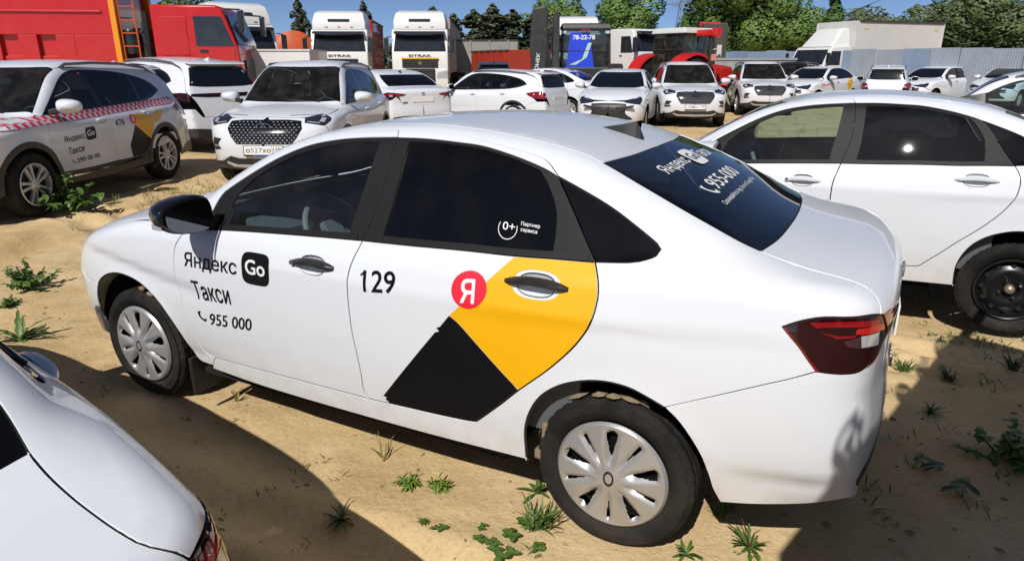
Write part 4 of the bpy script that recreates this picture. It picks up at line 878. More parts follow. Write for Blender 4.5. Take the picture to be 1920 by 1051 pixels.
    gr=join(cr([(2.05,.40,.72),(2.12,.2,.74),(2.13,0,.74)]),[(2.15,0,.5),(2.12,0,.34)],cr([(2.12,0,.34),(2.0,.45,.34),(1.97,.52,.36)]),cr([(1.97,.52,.36),(2.06,.35,.5),(2.05,.40,.72)]))
    SK.panel('grille',gr,NF,PLAS,fbp,grid=.07,margin=.3,off=.004,gap=0)
    rb=join(v_('ra2'),vr('seam'),vr('lamp_bot'),cr([(-2.112,.64,.93),(-2.13,.57,.86),(-2.145,.50,.74)]),cr([(-2.145,.50,.74),(-2.16,.2,.735),(-2.16,0,.735)]),[(-2.17,0,.5),(-2.15,0,.425)],cr([(-2.15,0,.425),(-2.10,.5,.415),(-2.03,.68,.385),(-1.93,.765,.345),(-1.80,.79,.315),(-1.692,.80,.30)]))
    rbp=SK.panel('rear_bumper',rb,NR,WHITE,A,grid=.05,margin=.35)
    ins=join(cr([(-2.16,0,.50),(-2.11,.45,.49),(-2.03,.66,.455)]),cr([(-2.03,.66,.455),(-2.05,.64,.42),(-2.10,.45,.44),(-2.15,0,.45)]))
    SK.panel('bumper_insert',ins,NR,PLAS,rbp,grid=.06,margin=.35,off=.003,gap=0)
    tl=join(v_('lamp_top'),cr([(-2.089,.69,1.016),(-2.112,.64,.93)]),v_('lamp_bot'),v_('lamp_side'))
    tlp=SK.panel('tail_lamp',tl,NR,LDR,A,grid=.03,margin=.25,gap=.0025,off=.002,seal=True)
    SK.panel('lamp_strip',join(cr([(-1.90,.80,.992),(-1.97,.785,1.004),(-2.04,.755,1.008),(-2.08,.70,1.004)],.02),cr([(-2.083,.70,.985),(-2.04,.755,.99),(-1.97,.785,.988),(-1.92,.80,.98)],.02)),NR,LBR,tlp,grid=.03,margin=.25,gap=0,off=.0032,flange=0)
    for nm_,mm_,pp_ in (('brake_light',LBR2,[(-2.028,.776,.97),(-2.03,.773,.986),(-2.098,.686,.99),(-2.1,.688,.969),(-2.065,.748,.968)]),('reversing_light',LCL,[(-2.045,.768,.964),(-2.09,.711,.966),(-2.094,.708,.926),(-2.05,.767,.928)]),('fog_light',LSM,[(-1.999,.793,.947),(-2.042,.768,.963),(-2.047,.768,.926),(-2.015,.788,.931)]),('lamp_line',LBR,[(-1.932,.803,.97),(-1.982,.796,.963),(-2.028,.776,.967),(-2.029,.777,.96),(-1.983,.797,.955)]),('reflector',LBR,[(-2.071,.747,.856),(-2.103,.681,.907),(-2.109,.659,.917),(-2.093,.708,.876)])):
        SK.panel(nm_,np.array(pp_),NR,mm_,tlp,grid=.03,margin=.25,gap=0,off=.0034,flange=0)
    SK.panel('lamp_rim',join(v_('lamp_side'),[(-1.838,.813,.972),(-1.866,.815,.939),(-1.893,.814,.91),(-1.921,.816,.877),(-1.948,.816,.85)]),NR,LBR,tlp,grid=.03,margin=.25,gap=0,off=.0034,flange=0)
    SK.panel('boot_lamp',join(cr([(-2.093,.675,1.013),(-2.118,.58,1.005),(-2.135,.42,.985)],.02),cr([(-2.138,.40,.96),(-2.135,.50,.935),(-2.118,.62,.93)],.02)),NR,LRED,[lidp,lidp],grid=.03,margin=.25,gap=0,off=.003,flange=.006)
    # inner shell, wheel houses, floor
    ar=lambda cx,r:[(cx-r*math.cos(R(a)),.86,.36+r*math.sin(R(a))) for a in range(0,181,10)]
    lin=join([(-1.95,.7,.36)],ar(-1.3175,.40),ar(1.3175,.40),[(1.85,.7,.36),(1.85,.7,.72),(1.2,.8,.93),(.7,.8,1.0),(-1.2,.78,1.07),(-1.95,.7,1.0)])
    SK.panel('inner_panel',lin,(0,1,0),DARK,A,grid=.12,gap=0,off=-.028,flange=0,margin=.3)
    for cx in (1.3175,-1.3175): liner(A,cx,.31,.385,.50,.79)
    fl=MB(); fl.box((0,0,.235),(4.0,1.0,.03)); fl.box((0,0,.24),(1.75,1.62,.03)); fl.build('floor_pan',DARK,A)
    pk=MB(); pk.box((-1.55,0,1.03),(.5,1.25,.02)); pk.box((-1.75,0,.75),(.03,1.3,.5)); pk.build('parcel_shelf',INT,A)
    bh=MB(); bh.box((1.0,0,.75),(.04,1.4,.5)); bh.build('bulkhead',DARK,A)
    da=MB(); da.prism([(.98,.95),(.80,1.045),(.55,1.04),(.43,.98),(.44,.80),(.55,.60),(.98,.55)],-.70,.70); da.build('dashboard',INT,A,40,.02)
    cn=MB(); cn.box((.2,0,.48),(.9,.2,.3)); cn.build('console',INT,A,0,.02)
    steering(A,(.33,.36,.93))
    for y in (.37,-.37): seat(A,-.05,y,INT2)
    b=MB(); b.prism([(-.80,.30),(-.45,.34),(-.43,.45),(-.78,.46),(-.98,.90),(-1.10,.96),(-1.12,.6)],-.62,.62); b.build('rear_seat',INT2,A,30,.03)
    for y in (.35,-.35): h=MB(); h.box((-1.06,y,1.04),(.08,.24,.15)); h.build('headrest',INT2,A,30,.03)
    for sg in (1,-1): dt=MB(); dt.box((-.30,.79*sg,.70),(1.75,.03,.60)); dt.build('door_lining',INT,A)
    vi=MB(); vi.tube([(.36,.16,1.385),(.33,0,1.36)],.008,6); vi.box((.33,0,1.335),(.02,.24,.065)); vi.build('interior_mirror',INT,A,0,.01)
    # fittings
    gripm=PLAS if hero else WHITE
    door_handle(fd,(-.005,.938),.235,BV,gripm,WHITE,SK,lock=True); door_handle(rd,(-1.02,.997),.245,BV,gripm,WHITE,SK)
    for i,sg in enumerate((1,-1)): side_mirror(fd[i],(.585,1.0,1.105),sg,GLOSSB if hero else WHITE,PLAS)
    an=MB(); zr=1.452
    an.add([(-.93,0,1.466),(-1.00,.022,1.455),(-1.09,.03,1.428),(-1.115,.022,1.42),(-1.125,0,1.42),(-1.00,-.022,1.455),(-1.09,-.03,1.428),(-1.115,-.022,1.42),(-1.02,0,1.482),(-1.085,0,1.497),(-1.112,0,1.503),(-1.105,0,1.466)],[(0,1,8),(1,2,9,8),(2,3,11,9),(9,11,10),(3,4,11),(0,8,5),(5,8,9,6),(6,9,11,7),(9,10,11),(7,11,4)])
    an.build('antenna',PLAS,A,25)
    pl=MB(); pl.box((-2.165,0,.86),(.006,.52,.112)); 
    pq=pl.build('number_plate',WHV,lidp); 
    bd=MB(); bd.lathe([(.035,0),(.04,.006),(.03,.008),(0,.008)],24,axis='x',M=Matrix.Translation((-2.168,0,.985))@Matrix.Diagonal((-1,1.2,.8,1))); bd.build('badge',CHROME,lidp,40)
    ct=MB()
    for k in range(4): ct.box((-2.150,.50-k*.035,.80),(.008,.024,.032))
    ct.build('badge_letters',CHROME,lidp)
    for y in (.42,-.42):
        wi=MB(); wi.tube([(.985,y,1.055),(.90,y+.26,1.10)],.006,6); wi.build('wiper',PLAS,A)
    wb=MB(); wb.tube([(-1.752,-.05,1.165),(-1.60,-.44,1.225)],.006,6)
    for (x,s) in ((1.3175,1),(1.3175,-1),(-1.3175,1),(-1.3175,-1)): wheel(wheels,(x,s*.748,.3),A,s,rt=.302)
    for s in (1,-1):
        mf=MB(); mf.box((.90,s*.79,.22),(.02,.17,.20)); mf.build('mud_flap',PLAS,A,0,.006)
    return A,fd,rd,rwin,rw,lidp
SUVD=dict(
 plan=([-2.4,-2.1,-1.8,-1.4,-.9,0,.9,1.4,1.8,2.05,2.35],[.72,.82,.87,.895,.902,.905,.905,.897,.86,.80,.64]),
 inset=([.12,.2,.3,.4,.55,.68,.8,.9,1.0,1.07,1.15,1.25,1.4],[.14,.07,.03,.02,.022,.004,0,.003,.01,.026,.06,.11,.24]),
 front=([.15,.25,.35,.5,.62,.75,.86,.95,1.02,1.12],[2.04,2.13,2.19,2.225,2.235,2.22,2.19,2.12,2.0,1.75]),
 rear=([.15,.25,.4,.52,.7,.85,1.0,1.12,1.25],[-2.02,-2.14,-2.23,-2.26,-2.255,-2.23,-2.20,-2.16,-2.08]),
 top=([-2.4,-2.0,-1.5,-1,0,.6,.95,1.25,1.6,1.9,2.1,2.3],[1.10,1.13,1.14,1.1,1.08,1.09,1.10,1.085,1.045,.99,.93,.82]),
 roof=([-3.5,-2.45,-2.24,-2.12,-2.0,-1.9,-1.6,-1.0,-.4,0,.25,.45,.75,1.05,1.3,1.6,3.5],[-9,-.6,.95,1.30,1.54,1.605,1.64,1.685,1.702,1.692,1.65,1.565,1.34,1.11,.92,-.5,-9]),
 gplan=([-2.3,-1.9,-1.5,-.8,0,.5,.8,1.1,1.4],[.68,.755,.80,.83,.835,.825,.80,.75,.68]),
 gtilt=([.9,1.06,1.2,1.4,1.55,1.63,1.70,1.78],[-.06,0,.052,.135,.205,.255,.31,.39]),
 flare=[(1.335,.36,.44,.012,.06),(-1.335,.36,.44,.012,.06)],
 zbot=([-2.4,-1.9,-1.2,0,1.2,1.9,2.4],[.30,.27,.24,.23,.24,.26,.28]),
 topcrown=.06,frontcrown=.26,rearcrown=.16,roofcrown=.055,kside=.09,kfront=.16,krear=.14,kroof=.09,kbelt=.06)
# ------------------------------------------------------------------ the sport utility car (several parked in the row)
BS=Body(SUVD); SS=Skin(BS); NFR=(1,0,.12); NSU=(0,.92,.39)
def arc(cx,cz,r,a0,a1,n=14): return [(cx+r*math.cos(R(a0+(a1-a0)*k/n)),cz+r*math.sin(R(a0+(a1-a0)*k/n))) for k in range(n+1)]
def suv(name,loc,rz,label,group=None,plate=None,taxi=False,bar_lamp=False,rails=True,wheels='alloy',tilt=(0,0),chrome_grille=True):
    A=root(name,loc,rz,label,'car',group,tilt); s=lambda p,st=.05:cr(S2(BS,p),st)
    dlo_b=[(.90,1.075),(.4,1.09),(-.1,1.105),(-.6,1.12),(-1.05,1.14),(-1.4,1.19),(-1.66,1.27)]
    dlo_t=[(-1.66,1.27),(-1.6,1.34),(-1.42,1.43),(-1.1,1.505),(-.7,1.555),(-.2,1.58),(.1,1.565),(.32,1.49),(.55,1.34),(.75,1.19),(.90,1.075)]
    DB=cr(S2(BS,dlo_b),.05); DT=cr(S2(BS,dlo_t),.05)
    wse=cr(T2(BS,[(.99,.735),(.76,.675),(.5,.61),(.28,.575)]),.05); dit=cr(T2(BS,[(.28,.575),(-.3,.60),(-1.0,.60),(-1.6,.58),(-1.88,.555)]),.06)
    hatch_side=cr(np.array([BS.cast(np.array([[-2.6,y,z]]),(1,0,0),0,1.6,200)[0][0] for y,z in ((.555,1.59),(.60,1.45),(.66,1.25),(.70,1.12),(.70,1.05))]),.05)
    # bonnet, screen, roof, tailgate
    hb=join(T2(BS,[(1.06,0.001)]),cr(T2(BS,[(1.06,0),(1.03,.4),(.965,.72)]),.06),cr(T2(BS,[(.99,.76),(1.3,.775),(1.6,.76),(1.82,.68)]),.06),cr(F2(BS,[(.68,1.0),(.50,.965),(.25,.97),(0,.975)]),.06))
    SS.panel('bonnet',both_halves(hb),(.35,0,.94),WHITE,A,upv=UX,grid=.08,both=False,margin=.25,seal=True)
    SS.panel('windscreen',both_halves(join(T2(BS,[(.36,0)]),cr(T2(BS,[(.36,0),(.34,.3),(.28,.575)]),.06),wse[::-1],cr(T2(BS,[(.965,.72),(1.03,.4),(1.06,0)]),.06))),(.6,0,.8),GW2,A,upv=UX,grid=.09,both=False,flange=0,off=-.004)
    SS.panel('roof',both_halves(join(T2(BS,[(-1.93,0)]),cr(T2(BS,[(-1.93,0),(-1.92,.3),(-1.88,.555)]),.06),dit[::-1],cr(T2(BS,[(.28,.575),(.34,.3),(.36,0)]),.06))),NT,WHITE,A,upv=UX,grid=.09,both=False,seal=True)
    rr=lambda pts:np.array([BS.cast(np.array([[-2.8,y,z]]),(1,0,0),0,1.9,260)[0][0] for y,z in pts])
    tg=join(rr([(0,1.60)]),cr(rr([(0,1.60),(.3,1.60),(.55,1.59)]),.06),hatch_side,cr(rr([(.70,1.05),(.62,.95),(.55,.80),(.5,.66)]),.06),rr([(.2,.65),(0,.65)]))
    tgp=SS.panel('tailgate',both_halves(tg),(-.95,0,.3),WHITE,A,grid=.08,both=False,margin=.3,seal=True)[0]
    tw=join(rr([(0,1.53)]),cr(rr([(0,1.53),(.4,1.53),(.535,1.50)]),.05),cr(rr([(.535,1.50),(.62,1.25),(.64,1.20)]),.05),cr(rr([(.64,1.20),(.4,1.18),(0,1.175)]),.05))
    SS.panel('rear_window',both_halves(tw),(-.95,0,.3),GDARK,tgp,grid=.09,both=False,margin=.3,gap=0,off=.004,flange=.004)
    sp=MB(); sp.prism([(-1.86,1.625),(-2.06,1.585),(-2.08,1.565),(-1.9,1.59)],-.55,.55); sp.build('roof_spoiler',WHITE,A,30,.01)
    if bar_lamp:
        bl=join(rr([(0,1.065)]),rr([(.45,1.065),(.66,1.06)]),rr([(.68,1.02),(.4,1.0),(0,.995)])); SS.panel('light_bar',both_halves(bl),(-.95,0,.3),LDR,tgp,grid=.09,both=False,margin=.3,gap=0,off=.006,flange=.005)
        lo=join(S2(BS,[(-2.02,1.08),(-1.70,1.06),(-1.72,1.02),(-1.86,.97)]),rr([(.74,.92),(.70,.93),(.69,1.06)])[::1]); 
        SS.panel('tail_lamp',lo,(-.75,.65,.1),LDR,A,grid=.06,margin=.4,gap=.002,off=.004)
    else:
        lo=join(S2(BS,[(-2.0,1.08),(-1.72,1.03),(-1.80,.97),(-1.95,.90)]),rr([(.73,.86),(.62,.90),(.62,1.04),(.70,1.06)]))
        tl=SS.panel('tail_lamp',lo,(-.75,.65,.1),LRED,A,grid=.05,margin=.4,gap=.002,off=.006)
        SS.panel('reversing_light',rr([(.70,.955),(.63,.955),(.63,.915),(.70,.905)]),(-.95,0,.2),LCL,tl,grid=.05,margin=.4,gap=0,off=.009,flange=0)
    # side frame: pillars, roof rail, rear quarter
    cl=.47
    qlow=cr(S2(BS,[(-2.06,.80),(-1.9,.76),(-1.74,.66)]),.05)
    back=cr(S2(BS,[(-.77,.43),(-.86,.50),(-.97,.66),(-1.08,.84),(-1.14,1.0),(-1.15,1.145)]),.05)
    ring=join(wse,dit,hatch_side[:-1],S2(BS,[(-2.0,1.08),(-1.72,1.03),(-1.80,.97),(-1.95,.90),(-2.06,.80)]),qlow,S2(BS,arc(-1.335,.36,cl,42,157)),[back[2]],back[2:],[p for p in DB if p[0]<-1.15],DT,S2(BS,[(.93,1.075)]))
    SS.panel('side_frame',ring,NSU,WHITE,A,grid=.07,margin=.4)
    # doors
    spl=[(-.10,1.105),(-.115,.95),(-.12,.7),(-.13,.43)]
    frt=[(.93,1.075),(.97,1.0),(1.0,.85),(.99,.65),(.93,.47),(.90,.43)]
    cupf=cup_outline(BS,(.03,.97),.22); cupr=cup_outline(BS,(-.98,1.0),.22)
    fd=SS.panel('front_door',join(s(frt),s([(.90,.43),(.4,.42),(-.13,.43)]),s(spl[::-1]),[p for p in DB[::-1] if p[0]>-.1]),NSU,WHITE,A,holes=[cupf],gap=.003,grid=.045,seal=True)
    rd=SS.panel('rear_door',join(s(spl),s([(-.13,.43),(-.5,.425),(-.77,.43)]),back,[p for p in DB[::-1] if -1.15<p[0]<-.1]),NSU,WHITE,A,holes=[cupr],gap=.003,grid=.045,seal=True)
    wing=join(s(frt[::-1]),cr(T2(BS,[(.97,.765),(1.3,.785),(1.6,.77),(1.80,.70)]),.05),cr(S2(BS,[(1.72,.985),(1.80,.93),(1.95,.86)]),.05),cr(S2(BS,[(1.95,.86),(1.88,.72),(1.72,.63)]),.05),S2(BS,arc(1.335,.36,cl,38,170)),S2(BS,[(.90,.43)]))
    SS.panel('front_wing',wing,NSU,WHITE,A,grid=.06,margin=.3,seal=True)
    # glasshouse
    w1=[(.80,1.10),(-.06,1.125),(-.07,1.545),(.10,1.54),(.30,1.465),(.52,1.32)]; w2=[(-.17,1.13),(-.98,1.16),(-1.0,1.49),(-.7,1.535),(-.17,1.555)]; w3=[(-1.06,1.17),(-1.40,1.22),(-1.60,1.29),(-1.42,1.40),(-1.07,1.485)]
    SS.panel('window_trim',join(DB,DT),NSU,GLOSSB,A,holes=[S2(BS,w) for w in (w1,w2,w3)],grid=.07,gap=.001,off=-.004,flange=0)
    for w,d,g_ in ((w1,fd,GF),(w2,rd,GT),(w3,[A,A],GT)): SS.panel('window',S2(BS,w),NSU,g_,d,grid=.09,gap=-.002,off=-.008,flange=0)
    # black cladding
    ca=join(S2(BS,arc(1.335,.36,cl,-8,188,24)),S2(BS,arc(1.335,.36,.405,186,-6,24))); SS.panel('arch_cladding',ca,(0,1,.05),PLAS,A,grid=.05,margin=.3,gap=0,off=.006)
    ca=join(S2(BS,arc(-1.335,.36,cl,-8,188,24)),S2(BS,arc(-1.335,.36,.405,186,-6,24))); SS.panel('arch_cladding',ca,(0,1,.05),PLAS,A,grid=.05,margin=.3,gap=0,off=.006)
    sc=SS.panel('sill_cladding',join(S2(BS,[(.92,.43),(.4,.42),(-.5,.42),(-.86,.47),(-.90,.30),(0,.27),(.90,.29)])),(0,1,.0),PLAS,A,grid=.09,margin=.3,gap=0,off=.004)
    SS.panel('sill_trim',S2(BS,[(.80,.375),(-.2,.385),(-.74,.42),(-.72,.405),(-.2,.365),(.84,.355)]),(0,1,0),CHROME,sc,grid=.1,gap=0,off=.014,flange=.004)
    # nose
    fb=join(S2(BS,[(1.72,.63),(1.88,.72),(1.95,.86)]),F2(BS,[(.74,.86),(.52,.90),(.50,.955)]),F2(BS,[(.25,.965),(0,.97)]),F2(BS,[(0,.6),(0,.44)]),F2(BS,[(.35,.44),(.48,.47),(.62,.40)]),S2(BS,[(1.80,.36),(1.745,.36)]),S2(BS,arc(1.335,.36,cl,0,36)))
    fbp=SS.panel('front_bumper',fb,(.75,.64,.1),WHITE,A,grid=.06,margin=.5)
    lw=join(F2(BS,[(0,.45),(.35,.45),(.48,.48),(.66,.40)]),S2(BS,[(1.80,.36),(1.76,.30)]),F2(BS,[(.6,.29),(.3,.285),(0,.285)]))
    lwp=SS.panel('lower_bumper',lw,(.75,.64,.1),PLAS,A,grid=.07,margin=.5,gap=0)
    SS.panel('skid_plate',join(F2(BS,[(0,.36),(.42,.36),(.55,.40),(.56,.375),(.45,.325),(0,.31)])),(.9,.3,.1),mat('silver_skid',(.5,.5,.51),.4,.3),lwp,grid=.08,margin=.5,gap=0,off=.012)
    hlp=join(F2(BS,[(.50,.955),(.62,.99)]),cr(S2(BS,[(1.90,.985),(1.72,.992)]),.06),cr(S2(BS,[(1.72,.985),(1.80,.93),(1.95,.865)]),.05),F2(BS,[(.74,.868),(.53,.90)]))
    hl=SS.panel('headlamp',hlp,(.8,.6,.1),LHEAD,A,grid=.05,margin=.5,gap=.003,off=.002)
    SS.panel('projector',F2(BS,[(.70,.955),(.76,.95),(.75,.90),(.69,.905)]),(.8,.6,.1),LCL,hl,grid=.05,margin=.5,gap=0,off=.005,flange=0)
    SS.panel('light_strip',F2(BS,[(.55,.915),(.70,.895),(.70,.885),(.55,.905)]),(.8,.6,.1),LCL,hl,grid=.05,margin=.5,gap=0,off=.006,flange=0)
    fg=F2(BS,[(.60,.70),(.74,.71),(.775,.60),(.76,.54),(.62,.56),(.67,.62)]); fl=SS.panel('fog_lamp_recess',fg,(.8,.6,.05),PLAS,fbp,grid=.05,margin=.5,gap=0,off=.004)
    SS.panel('fog_lamp_strip',F2(BS,[(.66,.61),(.75,.615),(.755,.595),(.67,.59)]),(.8,.6,.05),LCL,fl,grid=.05,margin=.5,gap=0,off=.008,flange=0)
    gh=[(0,.935),(.30,.935),(.47,.92),(.50,.83),(.44,.72),(.37,.635),(0,.635)]
    gp=SS.panel('grille',both_halves(F2(BS,gh)),NFR,GLOSSB,A,grid=.06,margin=.4,gap=0,off=.006,both=False)[0]
    if chrome_grille:
        gpoly=np.array([g_ for g_ in gh]+[(-a,b) for a,b in gh[::-1]]); st=MB(); rows=9
        for r_ in range(rows):
            z=.652+r_*.0325
            for c in range(-9,10):
                y=(c+.5*(r_%2))*.058
                if inpoly(np.array([[y,z]]),inset2(resample_closed(gpoly,.1),.015))[0] and not(abs(y)<.10 and abs(z-.86)<.05):
                    p=F2(BS,[(y,z)])[0]; a,bq=.013,.0115; x=p[0]+.007
                    st.add([(x,y-a,z),(x,y,z+bq),(x,y+a,z),(x,y,z-bq),(x+.011,y,z+.002)],[(0,4,1),(1,4,2),(2,4,3),(3,4,0)])
        so_=st.build('grille_studs',STUD,gp); so_['kind']='stuff'
        em=MB(); px_=F2(BS,[(0,.86)])[0][0]+.018
        em.tube([(px_,.092*math.cos(2*PI*k/28),.86+.040*math.sin(2*PI*k/28)) for k in range(29)],.006,6,cap=False); em.tube([(px_,-.05,.83),(px_,0,.888),(px_,.05,.83)],.006,6); em.tube([(px_,-.035,.85),(px_,.035,.85)],.005,6); em.build('emblem',CHROME,gp,30)
    pz=.555; px_=F2(BS,[(0,pz)])[0][0]+.012
    if plate:
        pb=MB(); pb.box((px_,0,pz),(.010,.52,.112)); pp=pb.build('number_plate',WHV,A,0,.003)
        fr=MB(); fr.box((px_-.002,0,pz-.008),(.010,.54,.14)); fr.build('plate_frame',GLOSSB,pp)
        fx=px_+.0062; flat_text(plate[0],BLKV,pp,(fx,-.235,pz-.030),(0,1,0),(0,0,1),.062,width=.335,bold=.01); flat_text(plate[1],BLKV,pp,(fx,.135,pz-.012),(0,1,0),(0,0,1),.05,width=.10,bold=.01)
        l=MB(); l.box((fx-.0005,.118,pz),(.001,.004,.108)); l.build('plate_line',BLKV,pp); 
        l=MB(); l.box((px_+.001,0,pz-.066),(.010,.30,.014)); l.build('dealer_strip',mat('blue_print',(.03,.08,.45),.5),pp)
    # tail bumper
    rb=join(S2(BS,arc(-1.335,.36,cl,180,142))[::1],qlow[::-1],rr([(.66,.80),(.55,.66),(.2,.65),(0,.65)]),rr([(0,.5),(0,.44)]),rr([(.45,.44),(.64,.46)]),S2(BS,[(-1.95,.44),(-1.80,.36)]))
    SS.panel('rear_bumper',rb,(-.75,.64,.1),WHITE,A,grid=.07,margin=.5)
    rl=join(rr([(0,.45),(.45,.45),(.64,.47)]),S2(BS,[(-1.95,.45),(-1.78,.36),(-1.80,.31)]),rr([(.6,.30),(0,.29)])); rlp=SS.panel('lower_bumper',rl,(-.75,.64,.1),PLAS,A,grid=.08,margin=.5,gap=0)
    # inner dark shell, floor, wheel houses
    ar=lambda cx,r:[(cx-r*math.cos(R(a)),.86,.345+r*math.sin(R(a))) for a in range(0,181,12)]
    SS.panel('inner_panel',join([(-1.98,.7,.345)],ar(-1.335,.43),ar(1.335,.43),[(1.9,.7,.345),(1.9,.7,.80),(1.2,.8,1.0),(.9,.8,1.05),(-1.5,.78,1.15),(-1.98,.7,1.05)]),(0,1,0),DARK,A,grid=.14,gap=0,off=-.03,flange=0,margin=.3)
    for cx in (1.335,-1.335): liner(A,cx,.36,.42,.5,.81)
    fl=MB(); fl.box((0,0,.27),(4.1,1.0,.03)); fl.box((0,0,.265),(1.78,1.66,.03)); fl.build('floor_pan',DARK,A)
    for y in (.38,-.38): seat(A,.02,y,INT2,.14)
    b=MB(); b.prism([(-.80,.44),(-.45,.48),(-.43,.59),(-.78,.60),(-.98,1.06),(-1.10,1.12),(-1.12,.7)],-.62,.62); b.build('rear_seat',INT2,A,30,.03)
    da=MB(); da.prism([(1.02,1.0),(.86,1.085),(.62,1.08),(.50,1.02),(.52,.85),(.6,.6),(1.0,.6)],-.72,.72); da.build('dashboard',INT,A,40,.02); steering(A,(.40,.37,.99))
    bh=MB(); bh.box((1.05,0,.8),(.04,1.45,.5)); bh.build('bulkhead',DARK,A); vi=MB(); vi.box((.42,0,1.44),(.02,.24,.07)); vi.build('interior_mirror',INT,A,0,.01)
    for i,sg in enumerate((1,-1)):
        side_mirror(fd[i],(.70,1.02,1.175),sg,WHITE,PLAS,size=(.27,.16,.16),lamp=False)
    door_handle(fd,(.03,.97),.22,BS,WHITE,WHITE,SS); door_handle(rd,(-.98,1.0),.22,BS,WHITE,WHITE,SS)
    if rails:
        for sg in (1,-1):
            zz=lambda x:float(T2(BS,[(x,.585)])[0][2]); b=MB(); b.tube([(.20,.585*sg,zz(.2)),(.10,.59*sg,zz(.1)+.035),(-.4,.60*sg,zz(-.4)+.045),(-1.0,.60*sg,zz(-1)+.045),(-1.55,.59*sg,zz(-1.55)+.04),(-1.72,.58*sg,zz(-1.72))],.019,8); b.build('roof_rail',mat('rail_grey',(.16,.15,.17),.4,.4),A,40)
    for (x,sg) in ((1.335,1),(1.335,-1),(-1.335,1),(-1.335,-1)): wheel(wheels,(x,sg*.79,.36),A,sg,rt=.362,w=.225)
    for y in (.5,): 
        wi=MB(); wi.tube([(1.045,.45,1.115),(1.0,-.05,1.145)],.007,6); wi.build('wiper',PLAS,A)
    an=MB(); an.prism([(-1.62,1.64),(-1.80,1.625),(-1.80,1.69)],-.02,.02); an.build('antenna',WHITE,A,0,.008)
    return A,fd,rd
def checker(A,fd,rd,skin=None):
    """two rows of red checks along the flank below the windows"""
    red=mat('red_check_vinyl',(.55,.02,.06),.4); gry=mat('grey_check_vinyl',(.45,.43,.46),.4)
    rng=[(1.95,-1.95)]
    for m,par in ((red,0),(gry,1)):
        V=[];F=[]; k=0; st=.052; x=1.92
        while x>-1.85:
            for r_ in (0,1):
                if (k+r_)%2==par:
                    zb=.955+(1.92-x)*.033+r_*.045; n=len(V); V+=[(x,zb),(x-st,zb+st*.033),(x-st,zb+.045+st*.033),(x,zb+.045)]; F.append((n,n+1,n+2,n+3))
            x-=st;k+=1
        P=S2(BS,V); N=BS.normal(P); P=P+N*.004; me=mesh_n('check_stripe',P,F,N); o=link('check_stripe',me,m,A); o['kind']='stuff'
# ------------------------------------------------------------------ the taxi in front
TAXI,FD,RD,RWIN,RW,LID=sedan('taxi_sedan',(0,0,0),0,'nearest white taxi sedan, yellow and black wedge and 129 on its rear door',hero=True)
def phone_icon():
    t=np.linspace(0,1,12); o=[];i=[]
    for k in t:
        a=PI*(1.02+.46*k); wv=.10+.13*abs(k*2-1)**4; c=np.array([math.cos(a),math.sin(a)])
        o.append(np.array([1,1])+c*(1.0)); i.append(np.array([1,1])+c*(1-wv*1.7))
    P=np.array(o+i[::-1]); P=(P-P.min(0))/(P.max(0)-P.min(0)); n=len(t)
    return P,[(k,k+1,2*n-2-k,2*n-1-k) for k in range(n-1)]
PHV,PHF=phone_icon()
def go_badge(skin,bl,br,tl,n,parent,m1,m2,upv=(0,0,1),sq=4.5):
    V,F=fan(disc_pts(40,sq)); skin.decal('badge_panel',V,F,bl,br,tl,n,m1,parent,off=.0012,upv=upv)
    bl,br,tl=[np.array(p,float) for p in (bl,br,tl)]; ex=br-bl;ey=tl-bl; o=bl+ex*.14+ey*.30
    skin.text('Go',o,o+ex*.72,o+ey*.46,n,m2,parent,bold=.018,off=.0022,upv=upv)
FDL,RDL=FD[0],RD[0]
SK.text('Яндекс',(.814,.882,.806),(.447,.896,.818),(.806,.878,.892),NS,BLKV,FDL,bold=.012)
go_badge(SK,(.413,.897,.801),(.243,.9,.803),(.407,.88,.946),NS,FDL,BLKV,WHV)
SK.text('Такси',(.775,.881,.662),(.51,.894,.678),(.783,.884,.755),NS,BLKV,FDL,bold=.012)
SK.decal('phone_icon',PHV,PHF,(.781,.879,.552),(.715,.882,.555),(.770,.881,.602),NS,BLKV,FDL)
SK.text('955 000',(.694,.883,.544),(.396,.896,.572),(.680,.885,.606),NS,BLKV,FDL,bold=.01)
SK.text('129',(-.28,.902,.867),(-.435,.901,.883),(-.273,.883,.953),NS,BLKV,RDL,bold=.012)
SK.decal('lettering',np.array([(.045,1),(-.085,.80),(-.085,.70),(.045,.86)]),[(0,1,2,3)],(-.28,.902,.867),(-.435,.901,.883),(-.273,.883,.953),NS,BLKV,RDL)
dback=[p for p in VX['rd_back'] if p[2]>.594]
bbl=np.array([p for p in VX['bb_r'] if p[0]<-.91]); bbl[:,2]-=.004; bbl[:,1]+=.002
ye=join(cr([(-.911,.814,1.07),(-.803,.878,.956),(-.68,.9,.836)],.03),cr([(-.68,.9,.836),(-.717,.9,.815),(-.795,.899,.746),(-.888,.897,.663),(-.969,.894,.594)],.03),[p+np.array((.004,0,0)) for p in dback],bbl[::-1])
SK.panel('yellow_decal',ye,NS,YEL,RDL,holes=[cup_outline(BV,(-1.02,.997),.245,1.28)],gap=.0005,off=.0022,flange=0,grid=.024,both=False)
bk=join(cr([(-.68,.9,.836),(-.64,.9,.785)]),[(-.622,.9,.777),(-.634,.9,.764),(-.616,.9,.757)],cr([(-.616,.9,.757),(-.465,.902,.574),(-.342,.897,.421)],.03),[(-.36,.897,.418),(-.352,.897,.408),(-.362,.897,.402)],[p+np.array((0,0,.005)) for p in VX['bot_r'] if p[0]<-.36],[p+np.array((.004,0,.002)) for p in VX['rd_back'] if p[2]<.594],cr([(-.969,.894,.594),(-.888,.897,.663),(-.795,.899,.746),(-.717,.9,.815),(-.68,.9,.836)],.03))
